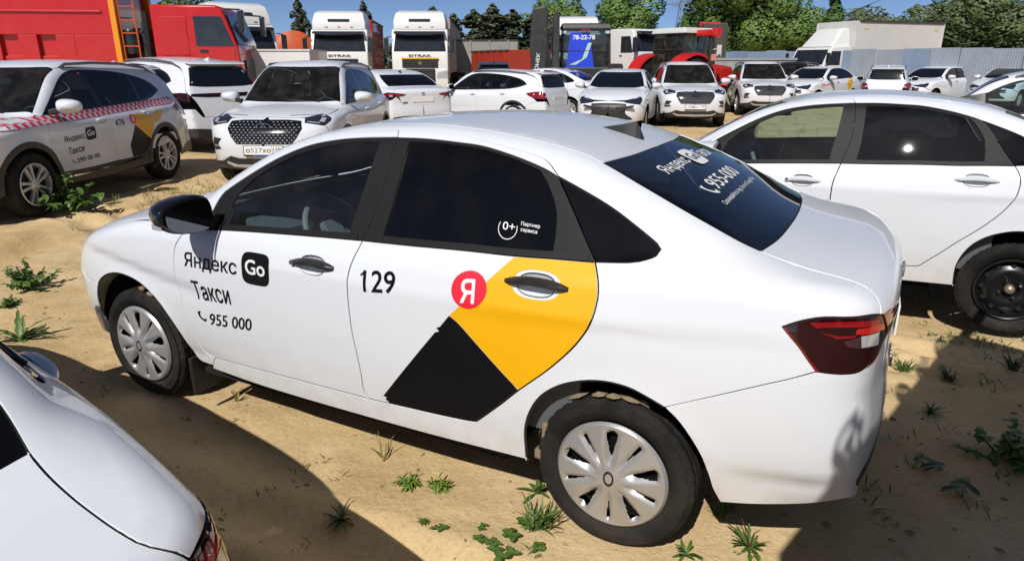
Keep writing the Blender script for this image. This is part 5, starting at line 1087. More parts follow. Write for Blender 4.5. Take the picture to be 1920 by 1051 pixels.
SK.panel('black_decal',bk,NS,BLKV,RDL,gap=.0005,off=.0022,flange=0,grid=.024,both=False)
V,F=fan(disc_pts(36)); SK.decal('red_disc',V,F,(-.688,.893,.868),(-.835,.89,.880),(-.684,.86,1.005),NS,REDV,RDL,off=.0034)
SK.text('Я',(-.729,.897,.894),(-.789,.896,.899),(-.722,.871,.98),NS,WHV,RDL,bold=.02,off=.0046)
# sticker on the rear door glass
g=RWIN[0]
SK.text('0+',(-.838,.772,1.158),(-.888,.772,1.156),(-.836,.761,1.186),NS,WHV,g,bold=.005,off=-.005)
ring_=[];rin=[]
for k in range(20):
    a=R(150)+R(230)*k/19; c=np.array([math.cos(a),math.sin(a)]); ring_.append(.5+.5*c); rin.append(.5+.465*c)
V=np.array(ring_+rin[::-1]); SK.decal('lettering',V,[(k,k+1,38-k,39-k) for k in range(19)],(-.822,.79,1.128),(-.900,.79,1.126),(-.818,.755,1.204),NS,WHV,g,off=-.005)
SK.text('Партнер',(-.910,.766,1.177),(-.985,.764,1.173),(-.907,.757,1.192),NS,WHV,g,bold=.01,off=-.005)
SK.text('сервиса',(-.912,.774,1.157),(-.978,.772,1.153),(-.910,.768,1.170),NS,WHV,g,bold=.01,off=-.005)
# lettering on the rear window, read from behind
def rtext(t,x,y0,y1,h,bold=.012): SK.text(t,(x,y0,1.3),(x,y1,1.3),(x+h,y0,1.33),NG,WHV,RW,bold=bold,upv=(1,0,0),off=-.0012)
rtext('Яндекс',-1.335,.365,.02,.068); rtext('Такси',-1.335,-.175,-.37,.068)
go_badge(SK,(-1.368,0,1.3),(-1.368,-.155,1.3),(-1.252,0,1.35),NG,RW,WHV,GLOSSB,upv=(1,0,0))
SK.decal('phone_icon',PHV,PHF,(-1.512,.33,1.27),(-1.512,.25,1.27),(-1.445,.33,1.3),NG,WHV,RW,upv=(1,0,0),off=-.0012)
rtext('955-000',-1.51,.23,-.24,.066); rtext('Скачивайте в App Store и Google Play',-1.585,.36,-.29,.022,.004)
# dried mud stuck on the rear wheel and behind the sill
for (a,y,s) in ((98,.80,.045),(88,.815,.04),(78,.815,.035),(62,.80,.05),(30,.78,.04),(12,.775,.05),(108,.79,.03)):
    b=MB(); ra=R(a); c=Vector((-1.3175+.312*math.cos(ra),y,.3+.312*math.sin(ra))); V=[]
    for k in range(9):
        t=2*PI*k/9; r=s*(.6+.5*random.random()); V.append(tuple(c+Vector((-math.sin(ra)*math.cos(t)*r,math.sin(t)*r*.55,math.cos(ra)*math.cos(t)*r))))
    top=c+Vector((math.cos(ra),0,math.sin(ra)))*.012; V.append(tuple(top)); b.add(V,[(k,(k+1)%9,9) for k in range(9)]); b.build('mud_clod',MUD,TAXI)
for (a,s) in ((110,.05),(96,.04),(120,.035)):
    b=MB(); ra=R(a); c=Vector((1.3175+.314*math.cos(ra),.79,.3+.314*math.sin(ra))); b.box(tuple(c),(s,s*1.3,.02)); b.build('mud_clod',MUD,TAXI,0,.008)
b=MB(); b.box((-1.045,.80,.37),(.025,.05,.13),M=None); b.box((-1.03,.81,.30),(.05,.04,.04)); b.build('torn_liner',MUD,TAXI,0,.008)
# the same model parked beyond and beside
SED2=copy_tree(TAXI,skip=('lettering','badge_panel','phone_icon','yellow_decal','black_decal','red_disc','mud_clod','torn_liner','wheel'))
# ------------------------------------------------------------------ parked cars
def recolour(o,names,m):
    for c in o.children_recursive:
        if c.name.split('.')[0] in names and c.type=='MESH': c.material_slots[0].link='OBJECT'; c.material_slots[0].material=m
def place(o,loc,rz,label,name=None,tilt=(0,0),group=None,scale=None):
    o.location=loc; o.rotation_euler=(tilt[0],tilt[1],rz); o['label']=label
    if group: o['group']=group
    elif 'group' in o: del o['group']
    if name: o.name=name
    if scale: o.scale=scale
    return o
STRIP=('lettering','badge_panel','phone_icon','yellow_decal','black_decal','red_disc','mud_clod','torn_liner','wheel')
place(SED2,(-1.61,-3.092,.025),.012,'white sedan on black steel wheels parked just beyond the nearest taxi','parked_sedan',(-.002,.010))
recolour(SED2,('handle','mirror'),WHITE)
for (x,s) in ((1.3175,1),(1.3175,-1),(-1.3175,1),(-1.3175,-1)): wheel('steel',(x,s*.748,.3),SED2,s,rt=.302)
SED3=copy_tree(SED2,skip=('wheel',)); place(SED3,(1.156,2.561,-.14),-.141,'white sedan whose boot corner and red lamp fill the lower left corner','parked_sedan',(-.104,-.021))
for (x,s) in ((1.3175,1),(1.3175,-1),(-1.3175,1),(-1.3175,-1)): wheel('hubcap',(x,s*.748,.3),SED3,s,rt=.302)
S527,f_,r_=suv('parked_suv',(6.11,-5.67,.07),R(115.8),'white sport utility car with plate o527xo and studded grille, nose towards the nearest taxi',plate=('о527хо','159'))
def dup_suv(src,loc,rz,label,plate=None,**k):
    o=copy_tree(src,skip=('number_plate',) if plate is not None else ()); place(o,loc,rz,label,'parked_suv',**k)
    if plate:
        pz=.555; px_=F2(BS,[(0,pz)])[0][0]+.012; pb=MB(); pb.box((px_,0,pz),(.010,.52,.112)); pp=pb.build('number_plate',WHV,o,0,.003)
        fr=MB(); fr.box((px_-.002,0,pz-.008),(.010,.54,.14)); fr.build('plate_frame',GLOSSB,pp); fx=px_+.0062
        flat_text(plate[0],BLKV,pp,(fx,-.235,pz-.030),(0,1,0),(0,0,1),.062,width=.335,bold=.01); flat_text(plate[1],BLKV,pp,(fx,.135,pz-.012),(0,1,0),(0,0,1),.05,width=.10,bold=.01)
    return o
S748=dup_suv(S527,(3.0,-17.67,.07),R(111.9),'white sport utility car facing the camera with plate o748xo 159',('о748хо','159'))
S3=dup_suv(S527,(1.72,-23.1,.09),R(108.4),'white studded-grille car with a yellow flank patch, right of the o748xo car',())
S476=copy_tree(S527,skip=('number_plate',)); place(S476,(7.587,-2.224,.075),R(113.4),'white taxi sport utility car numbered 476 with red check stripe, at the left edge','taxi_suv')
fd4=[c for c in S476.children if c.name.split('.')[0]=='front_door']; rd4=[c for c in S476.children if c.name.split('.')[0]=='rear_door']
def left(ch): return [c for c in ch if sum(v.co.y for v in c.data.vertices)>0][0]
fdl,rdl=left(fd4),left(rd4)
checker(S476,fdl,rdl)
def st2(t,x0,z0,x1,z1,h,par,m=BLKV,bold=.012,off=.003):
    a,b=S2(BS,[(x0,z0),(x1,z1)]); c=S2(BS,[(x0-.0,z0+h)])[0]; SS.text(t,a,b,c,NSU,m,par,bold=bold,off=off)
st2('Яндекс',.78,.745,.42,.765,.085,fdl); q=S2(BS,[(.40,.745),(.21,.755),(.40,.90)]); go_badge(SS,q[0],q[1],q[2],NSU,fdl,BLKV,WHV)
st2('Такси',.74,.61,.47,.625,.085,fdl); q=S2(BS,[(.70,.50),(.64,.505),(.70,.55)]); SS.decal('phone_icon',PHV,PHF,q[0],q[1],q[2],NSU,BLKV,fdl,off=.003); st2('290 00 00',.62,.50,.20,.52,.055,fdl)
st2('476',-.20,.86,-.40,.87,.08,rdl)
yp=S2(BS,[(-.60,.99),(-.84,.99),(-.87,.955),(-1.09,.955),(-1.12,.97),(-1.12,.93),(-1.06,.80),(-.95,.63),(-.62,.85)]); SS.panel('yellow_decal',yp,NSU,YEL,rdl,holes=[cup_outline(BS,(-.98,1.0),.22,1.15)] if False else (),gap=0,off=.002,flange=0,grid=.05,both=False)
SS.panel('yellow_decal',S2(BS,[(-1.165,1.0),(-1.36,1.0),(-1.27,.875),(-1.12,.84)]),NSU,YEL,S476,gap=0,off=.004,flange=0,grid=.05,both=False)
bp=S2(BS,[(-.62,.85),(-.95,.63),(-.88,.50),(-.80,.44),(-.48,.43),(-.46,.60)]); SS.panel('black_decal',bp,NSU,BLKV,rdl,gap=0,off=.002,flange=0,grid=.05,both=False)
q=S2(BS,[(-.53,.86),(-.67,.865),(-.53,.99)]); V,F=fan(disc_pts(30)); SS.decal('red_disc',V,F,q[0],q[1],q[2],NSU,REDV,rdl,off=.0035); st2('Я',-.575,.885,-.63,.888,.08,rdl,WHV,.02,.0045)
S3l=[c for c in S3.children if c.name.split('.')[0]=='rear_door']
for c_,o_ in ((S3,S3l),(S748,[c for c in S748.children if c.name.split('.')[0]=='rear_door'])):
    r0=[c for c in o_ if sum(v.co.y for v in c.data.vertices)<0][0]; me=[c for c in rdl.children if c.name.startswith('yellow_decal')][0].data.copy()
    for v in me.vertices: v.co.y*=-1
    me.flip_normals(); link('yellow_decal',me,None,r0)
# ------------------------------------------------------------------ more parked cars further back
def tailcar(src,loc,rz,label,scale=None,name='parked_sedan'):
    o=copy_tree(src,skip=('wheel','steering_wheel','seat','rear_seat','console')); place(o,loc,rz,label,name,scale=scale); 
    for (x,s) in ((1.3175,1),(1.3175,-1),(-1.3175,1),(-1.3175,-1)): wheel('hubcap',(x,s*.748,.3),o,s,rt=.302)
    return o
tailcar(SED2,(9.3,-11.6,.07),R(-28),'white saloon showing its red tail lamp, behind the o527xo car',scale=(1.05,1.03,1.0))
tailcar(SED2,(7.6,-17.6,.07),R(2),'white saloon seen side-on between the white hatchback and the saloon facing us')
t=tailcar(SED2,(4.1,-15.2,.07),R(101),'white saloon facing us behind the roof of the nearest taxi, left of the o748xo car'); recolour(t,('window',),GDARK); recolour(t,('rear_window','windscreen'),GDARK)
gr=MB(); gr.prism([(-.42,.60),(-.62,.66),(-.60,.70),(-.35,.66),(.35,.66),(.60,.70),(.62,.66),(.42,.60),(.30,.52),(-.30,.52)],2.10,2.16,axis='x'); gr.build('grille_bar',PLAS,t,0,.01)
t2=copy_tree(t); place(t2,(.15,-27.2,.09),R(66),'white taxi saloon with a yellow patch beside the box truck cab','taxi_sedan')
yme=[c for c in RDL.children if c.name.startswith('yellow_decal')][0].data
link('yellow_decal',yme,None,left([c for c in t2.children if c.name.split('.')[0]=='rear_door']))
bme=MB(); bme.add([tuple(p) for p in (S2(BV,[(1.2,.80),(.3,.86),(.3,.93),(1.2,.87)])+np.array((0,.004,0)))],[(0,1,2,3)]); bme.build('red_stripe',mat('faded_red_stripe',(.7,.25,.25),.5),t2)
t3=copy_tree(t); place(t3,(-4.1,-31.3,.09),R(58),'white saloon by the fence, left of the rightmost distant car','parked_sedan')
t4=copy_tree(t); place(t4,(-6.7,-31.0,.09),R(64),'rightmost distant white car standing close to the fence','parked_sedan')
HB=copy_tree(S527,skip=('number_plate','wheel','grille_studs')); place(HB,(7.6,-14.3,.07),R(-5),'white hatchback with black arches and roof rails, its tail to the right','parked_hatchback',scale=(.95,.94,.885))
for (x,sg) in ((1.335,1),(1.335,-1),(-1.335,1),(-1.335,-1)): wheel('alloy',(x,sg*.79,.36),HB,sg,rt=.362,w=.225)
pq=MB(); pq.box((-2.262,0,.86),(.01,.52,.115)); pq.build('number_plate',WHV,HB)
BIG,_a,_b=suv('large_suv',(11.4,-6.9,.08),R(-9),'large white sport utility car with a full-width dark red tail light bar',bar_lamp=True,rails=True,chrome_grille=False); BIG.scale=(1.05,1.04,1.04)
def dark_copy(o,m=None):
    m=m or paint('black_car_paint',(.012,.012,.014),dustamt=.3)
    for c in o.children_recursive:
        if c.type=='MESH' and c.material_slots and c.material_slots[0].material==WHITE: c.material_slots[0].link='OBJECT'; c.material_slots[0].material=m
    return o
D1=copy_tree(S527,skip=('number_plate','grille_studs')); dark_copy(place(D1,(12.0,-22.4,.08),R(-60),'black sport utility car behind the white hatchback','parked_suv'))
D2=copy_tree(S527,skip=('number_plate','grille_studs')); dark_copy(place(D2,(1.4,-31.4,.08),R(80),'black car half hidden behind the third studded-grille car','parked_suv'))
V1=copy_tree(S527,skip=('number_plate','grille_studs')); place(V1,(-2.3,-26.6,.08),R(-91),'white estate car seen from behind before the box truck rails','parked_estate',scale=(.95,.9,.93))
G1=copy_tree(S527,skip=('number_plate','grille_studs')); place(G1,(-3.95,-9.6,.0),R(-6),'white estate car behind the black-wheeled sedan at the right edge','parked_estate',scale=(1.0,.97,.965))
# ------------------------------------------------------------------ lorries
GREYP=mat('chassis_grey',(.03,.03,.032),.6,noise=(5,.7,(.09,.07,.05))); CANV=mat('tarpaulin_grey',(.33,.32,.29),.75,noise=(2,.7,(.26,.25,.22)),bump=(6,.3)); BOXW=mat('box_body_white',(.66,.645,.62),.55,noise=(1.1,.7,(.58,.56,.53))); ORANGE=mat('orange_paint',(.62,.10,.015),.5,noise=(3,.7,(.45,.09,.03))); VIS=mat('dark_visor',(.02,.021,.024),.25,0,.4)
def tractor_unit(name,loc,rz,label,paintm,W=2.48,high=True,text='SITRAK',group=None,yellow=False,front=True,L=2.2,glass_m=None):
    """cab-over lorry cab: x forward, front face at x=0, cab behind it"""
    A=root(name,loc,rz,label,'truck',group); h=W/2; gm=glass_m or GDUST
    b=MB(); prof=[(-L,1.0),(-.02,1.0),(.0,1.45),(-.02,2.05),(-.06,2.15),(-.30,2.95),(-.42,3.10),(-L,3.14)]
    b.prism(prof,-h,h); cab=b.build('cab',paintm,A,35,.07,3)
    if high:
        b=MB(); V=[]; 
        for (x0,x1,z,w) in ((-L,-.40,3.10,h*.97),(-L,-.42,3.42,h*.97),(-L,-.62,3.78,h*.90),(-L,-.95,3.90,h*.80)): V+=[(x0,-w,z),(x1,-w*.96,z),(x1,w*.96,z),(x0,w,z)]
        F=[]
        for i in range(3):
            for k in range(4): F.append((i*4+k,i*4+(k+1)%4,(i+1)*4+(k+1)%4,(i+1)*4+k))
        F.append((12,13,14,15)); b.add(V,F); rd_=b.build('roof_deflector',paintm,A,35,.05,3)
        b=MB(); b.box((-.50,0,3.47),(.2,.95,.13)); b.build('roof_hatch',VIS,rd_,0,.03)
        for y in (-.55,0,.55): b=MB(); b.box((-.40,y,3.20),(.04,.12,.035)); b.build('marker_lamp',LAMB,A)
    sl=lambda z,e:(-.06-(z-2.15)*.30+e)
    b=MB(); b.add([(sl(2.16,.012),-h*.93,2.16),(sl(2.16,.012),h*.93,2.16),(sl(2.88,.012),h*.86,2.88),(sl(2.88,.012),-h*.86,2.88)],[(0,1,2,3)]); b.build('windscreen',gm,A)
    b=MB(); b.add([(.06,-h*.90,2.90),(.06,-h*.45,2.83),(.06,h*.45,2.83),(.06,h*.90,2.90),(-.30,h*.90,3.02),(-.30,-h*.90,3.02)],[(0,1,2,3,4,5)]); b.add([(.06,-h*.90,2.90),(.06,-h*.45,2.83),(.06,h*.45,2.83),(.06,h*.90,2.90),(.05,h*.88,2.98),(.05,-h*.88,2.98)],[(0,1,2,3,4,5)]); b.build('sun_visor',VIS,A)
    for s in (1,-1):
        b=MB(); b.add([(-.28,s*(h+.004),2.10),(-1.12,s*(h+.004),2.10),(-1.12,s*(h+.004),2.80),(-.48,s*(h+.004),2.80)],[(0,1,2,3)]); b.build('side_window',gm,A)
        b=MB(); b.box((-.72,s*(h+.006),1.62),(1.0,.008,.86)); d=b.build('door',paintm,A,0,.003); b=MB(); b.box((-1.08,s*(h+.02),1.98),(.16,.03,.05)); b.build('handle',VIS,d)
        b=MB(); b.box((.10,s*(h+.20),2.42),(.12,.20,.62)); mo=b.build('mirror',VIS,A,0,.04); b=MB(); b.tube([(-.10,s*h,2.78),(.08,s*(h+.18),2.74)],.02,6); b.tube([(-.10,s*h,2.12),(.08,s*(h+.18),2.14)],.02,6); b.build('mirror_arm',VIS,mo)
        if front:
            b=MB(); b.add([(.085,s*h*.98,1.02),(.085,s*h*.58,1.0),(.085,s*h*.62,1.26),(.085,s*h*.98,1.36)],[(0,1,2,3)]); b.build('headlamp',LCL,A)
            b=MB(); b.box((-.45,s*h*.97,.95),(.9,.10,.45)); st_=b.build('step_panel',paintm,A,0,.04)
    if front:
        b=MB(); b.box((.0,0,1.66),(.07,W*.64,.38)); g_=b.build('grille',VIS,A,0,.02)
        for k in range(4): q=MB(); q.box((.045,0,1.52+k*.09),(.03,W*.60,.022)); q.build('grille_bar',GREYP,g_)
        q=MB(); q.lathe([(0,.06),(.07,.06),(.085,.04)],18,axis='x',M=Matrix.Translation((.0,0,1.66))); q.build('emblem',mat('gilt',(.45,.33,.08),.4,.8),g_)
        if yellow: q=MB(); q.box((.05,0,1.87),(.05,W*.66,.06)); q.build('yellow_strip',YEL,A)
        b=MB(); b.box((.02,0,1.12),(.10,W*.52,.62)); lg=b.build('lower_grille',VIS,A,0,.02)
        for k in range(5): q=MB(); q.box((.08,0,.90+k*.11),(.02,W*.50,.03)); q.build('grille_bar',GREYP,lg)
        b=MB(); b.prism([(-.35,.50),(.06,.50),(.09,.80),(.07,1.40),(-.2,1.40)],-h*.99,-h*.54); b.build('bumper_corner',paintm,A,0,.04); b=MB(); b.prism([(-.35,.50),(.06,.50),(.09,.80),(.07,1.40),(-.2,1.40)],h*.54,h*.99); b.build('bumper_corner',paintm,A,0,.04)
        b=MB(); b.box((-.1,0,.62),(.32,W*.56,.26)); b.build('bumper',paintm,A,0,.04)
        if text: flat_text(text,mat('letter_dark',(.03,.03,.035),.3,.5),A,(.012,-.50,1.93),(0,1,0),(0,0,1),.105,width=1.0,bold=.02)
    for s in (1,-1):
        wheel('truck',(-1.35,s*(h-.18),.5),A,s,rt=.5,w=.3)
    for s in (.45,-.45): b=MB(); b.box((-3.0,s,.85),(6.0,.10,.28)); b.build('chassis_rail',GREYP,A)
    return A
tractor_unit('tractor_unit',(19.4,-21.7,.05),R(180-49.2-8),'white tractor unit with a tall roof, left of the one with a yellow strip',WTRUCK)
T2_=tractor_unit('tractor_unit',(16.2,-23.3,.05),R(180-55.3-5),'white tractor unit with a yellow strip above its grille',WTRUCK,yellow=True)
tractor_unit('tractor_unit',(19.7,-16.8,.05),R(180-43.4+18),'white tractor unit standing behind the red cab',WTRUCK,text=None)
def box_on_wheels(name,loc,rz,label,cat,L,W,z0,z1,m,ribs=0,axles=(-.8,),rail=True):
    A=root(name,loc,rz,label,cat); b=MB(); b.box((0,0,(z0+z1)/2),(L,W,z1-z0)); bo=b.build('body',m,A,0,.03)
    if rail:
        for s in (1,-1): q=MB(); q.box((0,s*W/2,z1-.03),(L+.04,.06,.08)); q.build('top_rail',GREYP if m!=BOXW else BOXW,A)
    for k in range(ribs):
        for s in (1,-1): q=MB(); q.box((-L/2+(k+.5)*L/ribs,s*(W/2+.02),(z0+z1)/2),(.09,.06,(z1-z0)*.96)); q.build('rib',m,bo)
    for ax in axles:
        for s in (1,-1): wheel('truck',(ax,s*(W/2-.2),.5),A,s,rt=.5,w=.3)
    for s in (.45,-.45): q=MB(); q.box((0,s,z0-.16),(L*.96,.1,.24)); q.build('chassis_rail',GREYP,A)
    return A
tr=R(180-55.3-5); d_=np.array([math.cos(tr),math.sin(tr)]); c_=np.array([16.2,-23.3])-d_*9.3
box_on_wheels('semi_trailer',(c_[0],c_[1],0),tr,'grey-sided semi-trailer coupled behind the tractor unit with the yellow strip','trailer',13,2.5,1.25,3.75,mat('trailer_side',(.42,.40,.37),.6,noise=(2,.6,(.34,.32,.30))),axles=(-5,-3.8,-2.6))
tr=R(180-49.2-8); d_=np.array([math.cos(tr),math.sin(tr)]); c_=np.array([19.4,-21.7])-d_*6.2
box_on_wheels('semi_trailer',(c_[0],c_[1],0),tr,'red trailer body just showing behind the left tall tractor unit','trailer',6,2.4,1.2,3.7,RED,axles=(-2,-.8))
box_on_wheels('tarpaulin_trailer',(19.9,-34.2,0),R(25),'grey tarpaulin trailer right of the tractor unit with the yellow strip','trailer',5.5,2.4,1.2,3.0,CANV,ribs=5)
box_on_wheels('black_trailer',(9.8,-30.6,0),R(20),'black box trailer left of the broken white cab','trailer',3.0,2.3,1.3,3.0,mat('black_trailer_paint',(.022,.022,.025),.6),ribs=4)
A=box_on_wheels('tipper_trailer',(14.3,-28.3,0),R(-38),'red tipper trailer left of the black boom','trailer',4.6,2.3,1.35,2.3,mat('rust_red_paint',(.42,.035,.015),.6,noise=(2,.7,(.33,.04,.02))),ribs=6,axles=(-.7,.6))
# orange tank lorry
A=root('tank_lorry',(24.8,-24.2,0),R(140),'orange tank lorry right of the white cab behind the red truck','truck'); b=MB(); b.lathe([(0,-3),(.8,-2.95),(1.0,-2.8),(1.0,2.8),(.8,2.95),(0,3)],28,axis='x',M=Matrix.Translation((0,0,2.15))); tk=b.build('tank',ORANGE,A,40)
for k in range(7): b=MB(); b.lathe([(1.0,-.03),(1.03,0),(1.0,.03)],28,axis='x',M=Matrix.Translation((-2.7+k*.9,0,2.15))); b.build('band',ORANGE,tk,40)
for ax in (-2,-.8): 
    for s in (1,-1): wheel('truck',(ax,s*.95,.5),A,s,rt=.5,w=.3)
# white box pick-up bed
A=root('box_pickup',(14.5,-12.7,.0),R(180+27),'low white cargo body standing behind the o527xo car','truck'); b=MB(); b.box((0,0,1.45),(3.3,1.9,1.25)); bo=b.build('cargo_box',WTRUCK,A,0,.02)
for k in range(4): q=MB(); q.box((-1.62+k*1.08,.955,1.45),(.04,.02,1.2)); q.build('post',BOXW,bo)
q=MB(); q.box((-1.9,0,1.9),(.5,1.7,.3)); q.build('cab_roof',WTRUCK,A,0,.05); q=MB(); q.box((0,0,2.08),(3.36,1.96,.05)); q.build('top_rail',BOXW,bo)
for ax in (-1.1,1.1):
    for s in (1,-1): wheel('truck',(ax,s*.8,.45),A,s,rt=.45,w=.28)
# ------------------------------------------------------------------ red tipper lorry
def red_tipper():
    A=root('tipper_lorry',(13.95,-11.7,.05),R(216),'red tipper lorry with ribbed body and red cab at the upper left','truck')
    h=1.25; b=MB(); b.prism([(-2.15,1.0),(-.05,1.0),(.0,1.5),(-.05,2.05),(-.36,3.02),(-.50,3.12),(-2.15,3.12)],-h,h); b.build('cab',RED,A,35,.07,3)
    for s in (1,-1):
        b=MB(); b.add([(-.14,s*(h+.006),2.10),(-1.10,s*(h+.006),2.10),(-1.10,s*(h+.006),2.84),(-.40,s*(h+.006),2.84)],[(0,1,2,3)]); b.build('side_window',GDUST,A)
        b=MB(); b.box((-.66,s*(h+.008),1.60),(1.02,.012,.90)); d=b.build('door',RED,A,0,.004); b=MB(); b.box((-.92,s*(h+.025),1.98),(.20,.03,.07)); b.build('handle',VIS,d)
        b=MB(); b.box((-1.62,s*(h+.008),2.35),(.66,.014,.95)); b.build('side_panel',RED,A,0,.005)
        b=MB(); b.box((.14,s*(h+.16),2.72),(.14,.22,.55)); mo=b.build('mirror',VIS,A,0,.04); b=MB(); b.tube([(-.30,s*h,3.02),(.12,s*(h+.14),3.0)],.022,6); b.build('mirror_arm',VIS,mo)
    b=MB(); b.add([(-.045,-1.16,2.15),(-.045,1.16,2.15),(-.29,1.08,2.92),(-.29,-1.08,2.92)],[(0,1,2,3)]); b.build('windscreen',GDUST,A)
    b=MB(); b.box((0,0,1.5),(.08,1.7,.5)); b.build('grille',VIS,A,0,.02); b=MB(); b.box((-.05,0,.8),(.3,2.4,.5)); b.build('bumper',RED,A,0,.05)
    # body: ribbed sides, headboard with a yellow edge, ladder
    Lb=6.2; x0=-3.05; b=MB(); b.prism([(x0,1.25),(x0-Lb,1.25),(x0-Lb-.15,3.0),(x0,3.55)],-h,h); bo=b.build('tipper_body',RED,A,0,.03)
    for s in (1,-1):
        for k in range(7): xa=x0-.95-k*.88; q=MB(); q.prism([(xa,1.25),(xa-.44,1.25),(xa-.44,2.36),(xa,2.36)],s*h,s*(h+.13)); q.build('rib',RED,bo,0,.015)
        for z in (1.30,1.80): q=MB(); q.box((x0-Lb/2-.4,s*(h+.025),z),(Lb-1.2,.07,.11)); q.build('side_rail',RED,bo,0,.02)
        q=MB(); q.prism([(x0,2.36),(x0-Lb-.1,2.36),(x0-Lb-.14,3.0),(x0,3.5)],s*h,s*(h+.13)); q.build('upper_panel',RED,bo,0,.02)
        q=MB(); q.prism([(x0,1.25),(x0-.95,1.25),(x0-.95,2.36),(x0,2.36)],s*h,s*(h+.13)); q.build('front_panel',RED,bo,0,.015)
        q=MB(); q.box((x0-Lb/2-.1,s*(h+.15),2.92),(Lb-.2,.06,.05)); q.build('body_bead',RED,bo,0,.015)
        q=MB(); q.box((x0+.06,s*(h+.04),2.4),(.13,.22,2.3)); q.build('edge_strip',mat('yellow_orange_strip',(.80,.30,.01),.5),bo)
    q=MB(); q.prism([(x0+.0,3.5),(x0+1.0,3.55),(x0+1.0,3.62),(x0,3.62)],-h,h); q.build('cab_shield',RED,bo)
    for s in (1,):
        la=MB()
        for x_ in (x0+.18,x0+.55): la.tube([(x_,-h-.05,1.2),(x_,-h-.05,3.7)],.022,6)
        lo=la.build('ladder',mat('orange_red',(.60,.09,.02),.5),A)
        for k in range(7): q=MB(); q.tube([(x0+.18,-h-.05,1.45+k*.32),(x0+.55,-h-.05,1.45+k*.32)],.016,6); q.build('rung',mat('orange_red',(.60,.09,.02),.5),lo)
    q=MB(); q.box((-2.55,.1,1.7),(.5,1.9,1.7)); q.build('engine_gear',GREYP,A,0,.05)
    for k in range(3): q=MB(); q.tube([(-2.35-.13*k,-h+.1+.15*k,1.2),(-2.3-.13*k,-h+.1+.15*k,2.95-.25*k)],.07-.015*k,8); q.build('exhaust_pipe',GREYP if k else VIS,A,40)
    q=MB(); q.lathe([(0,-.3),(.18,-.3),(.2,-.25),(.2,.25),(.18,.3),(0,.3)],18,axis='z',M=Matrix.Translation((-2.72,-h+.15,2.2))); q.build('air_filter',VIS,A,40)
    for ax in (-1.35,-5.6,-6.95):
        for s in (1,-1): wheel('truck',(ax,s*1.05,.52),A,s,rt=.52,w=.32)
    for s in (.45,-.45): q=MB(); q.box((-4.5,s,.95),(8.5,.1,.3)); q.build('chassis_rail',GREYP,A)
    return A
red_tipper()
# ------------------------------------------------------------------ broken white cab on a bare chassis
A=tractor_unit('broken_tractor_unit',(6.84,-28.3,.05),R(180-72.8+40),'white cab with its front panels stripped, on a rusty chassis',WTRUCK,text=None,front=False,high=False); RUST=mat('rusty_iron',(.16,.11,.075),.85,noise=(5,.8,(.09,.07,.055)),bump=(9,.6))
q=MB(); q.box((.02,0,1.5),(.10,2.2,1.0)); q.box((-.02,-.2,.8),(.25,1.5,.4)); q.build('bare_front',VIS,A,0,.03)
q=MB(); q.prism([(-.3,1.0),(.35,1.0),(.25,1.5),(-.1,1.9),(-.3,1.95)],-1.28,-1.10); q.build('loose_panel',WTRUCK,A,0,.03)
A=root('scrap_chassis',(5.9,-24.6,.05),R(-50),'rusty chassis and axles lying left of the o748xo car','scrap')
for s in (.42,-.42): q=MB(); q.box((0,s,.75),(4.2,.12,.26)); q.build('chassis_rail',RUST,A)
for x in (-1.4,-.3,1.2): q=MB(); q.tube([(x,-1,.5),(x,1,.5)],.10,8); q.lathe([(.0,-.3),(.22,-.2),(.25,0),(.22,.2),(0,.3)],14,M=Matrix.Translation((x,0,.5))); q.build('axle',RUST,A,40)
for (x,s) in ((-1.4,1),(-.3,1),(1.2,1),(1.2,-1)): wheel('truck',(x,s*.95,.5),A,s,rt=.5,w=.3)
for (x,y,r_) in ((.6,.75,.3),(-.9,-.75,.28)): q=MB(); q.lathe([(0,-.35),(r_,-.33),(r_,.33),(0,.35)],18,axis='x',M=Matrix.Translation((x,y,.6))); q.build('air_tank',RUST,A,40)
q=MB(); q.box((.4,-.8,1.15),(.5,.4,.5)); q.build('gear_case',RUST,A,0,.08)
# white cab behind the loader
tractor_unit('tractor_unit',(11.6,-30.2,.05),R(180-67.6),'white tractor unit whose roof shows above the blue-sheeted loader',WTRUCK,text=None)
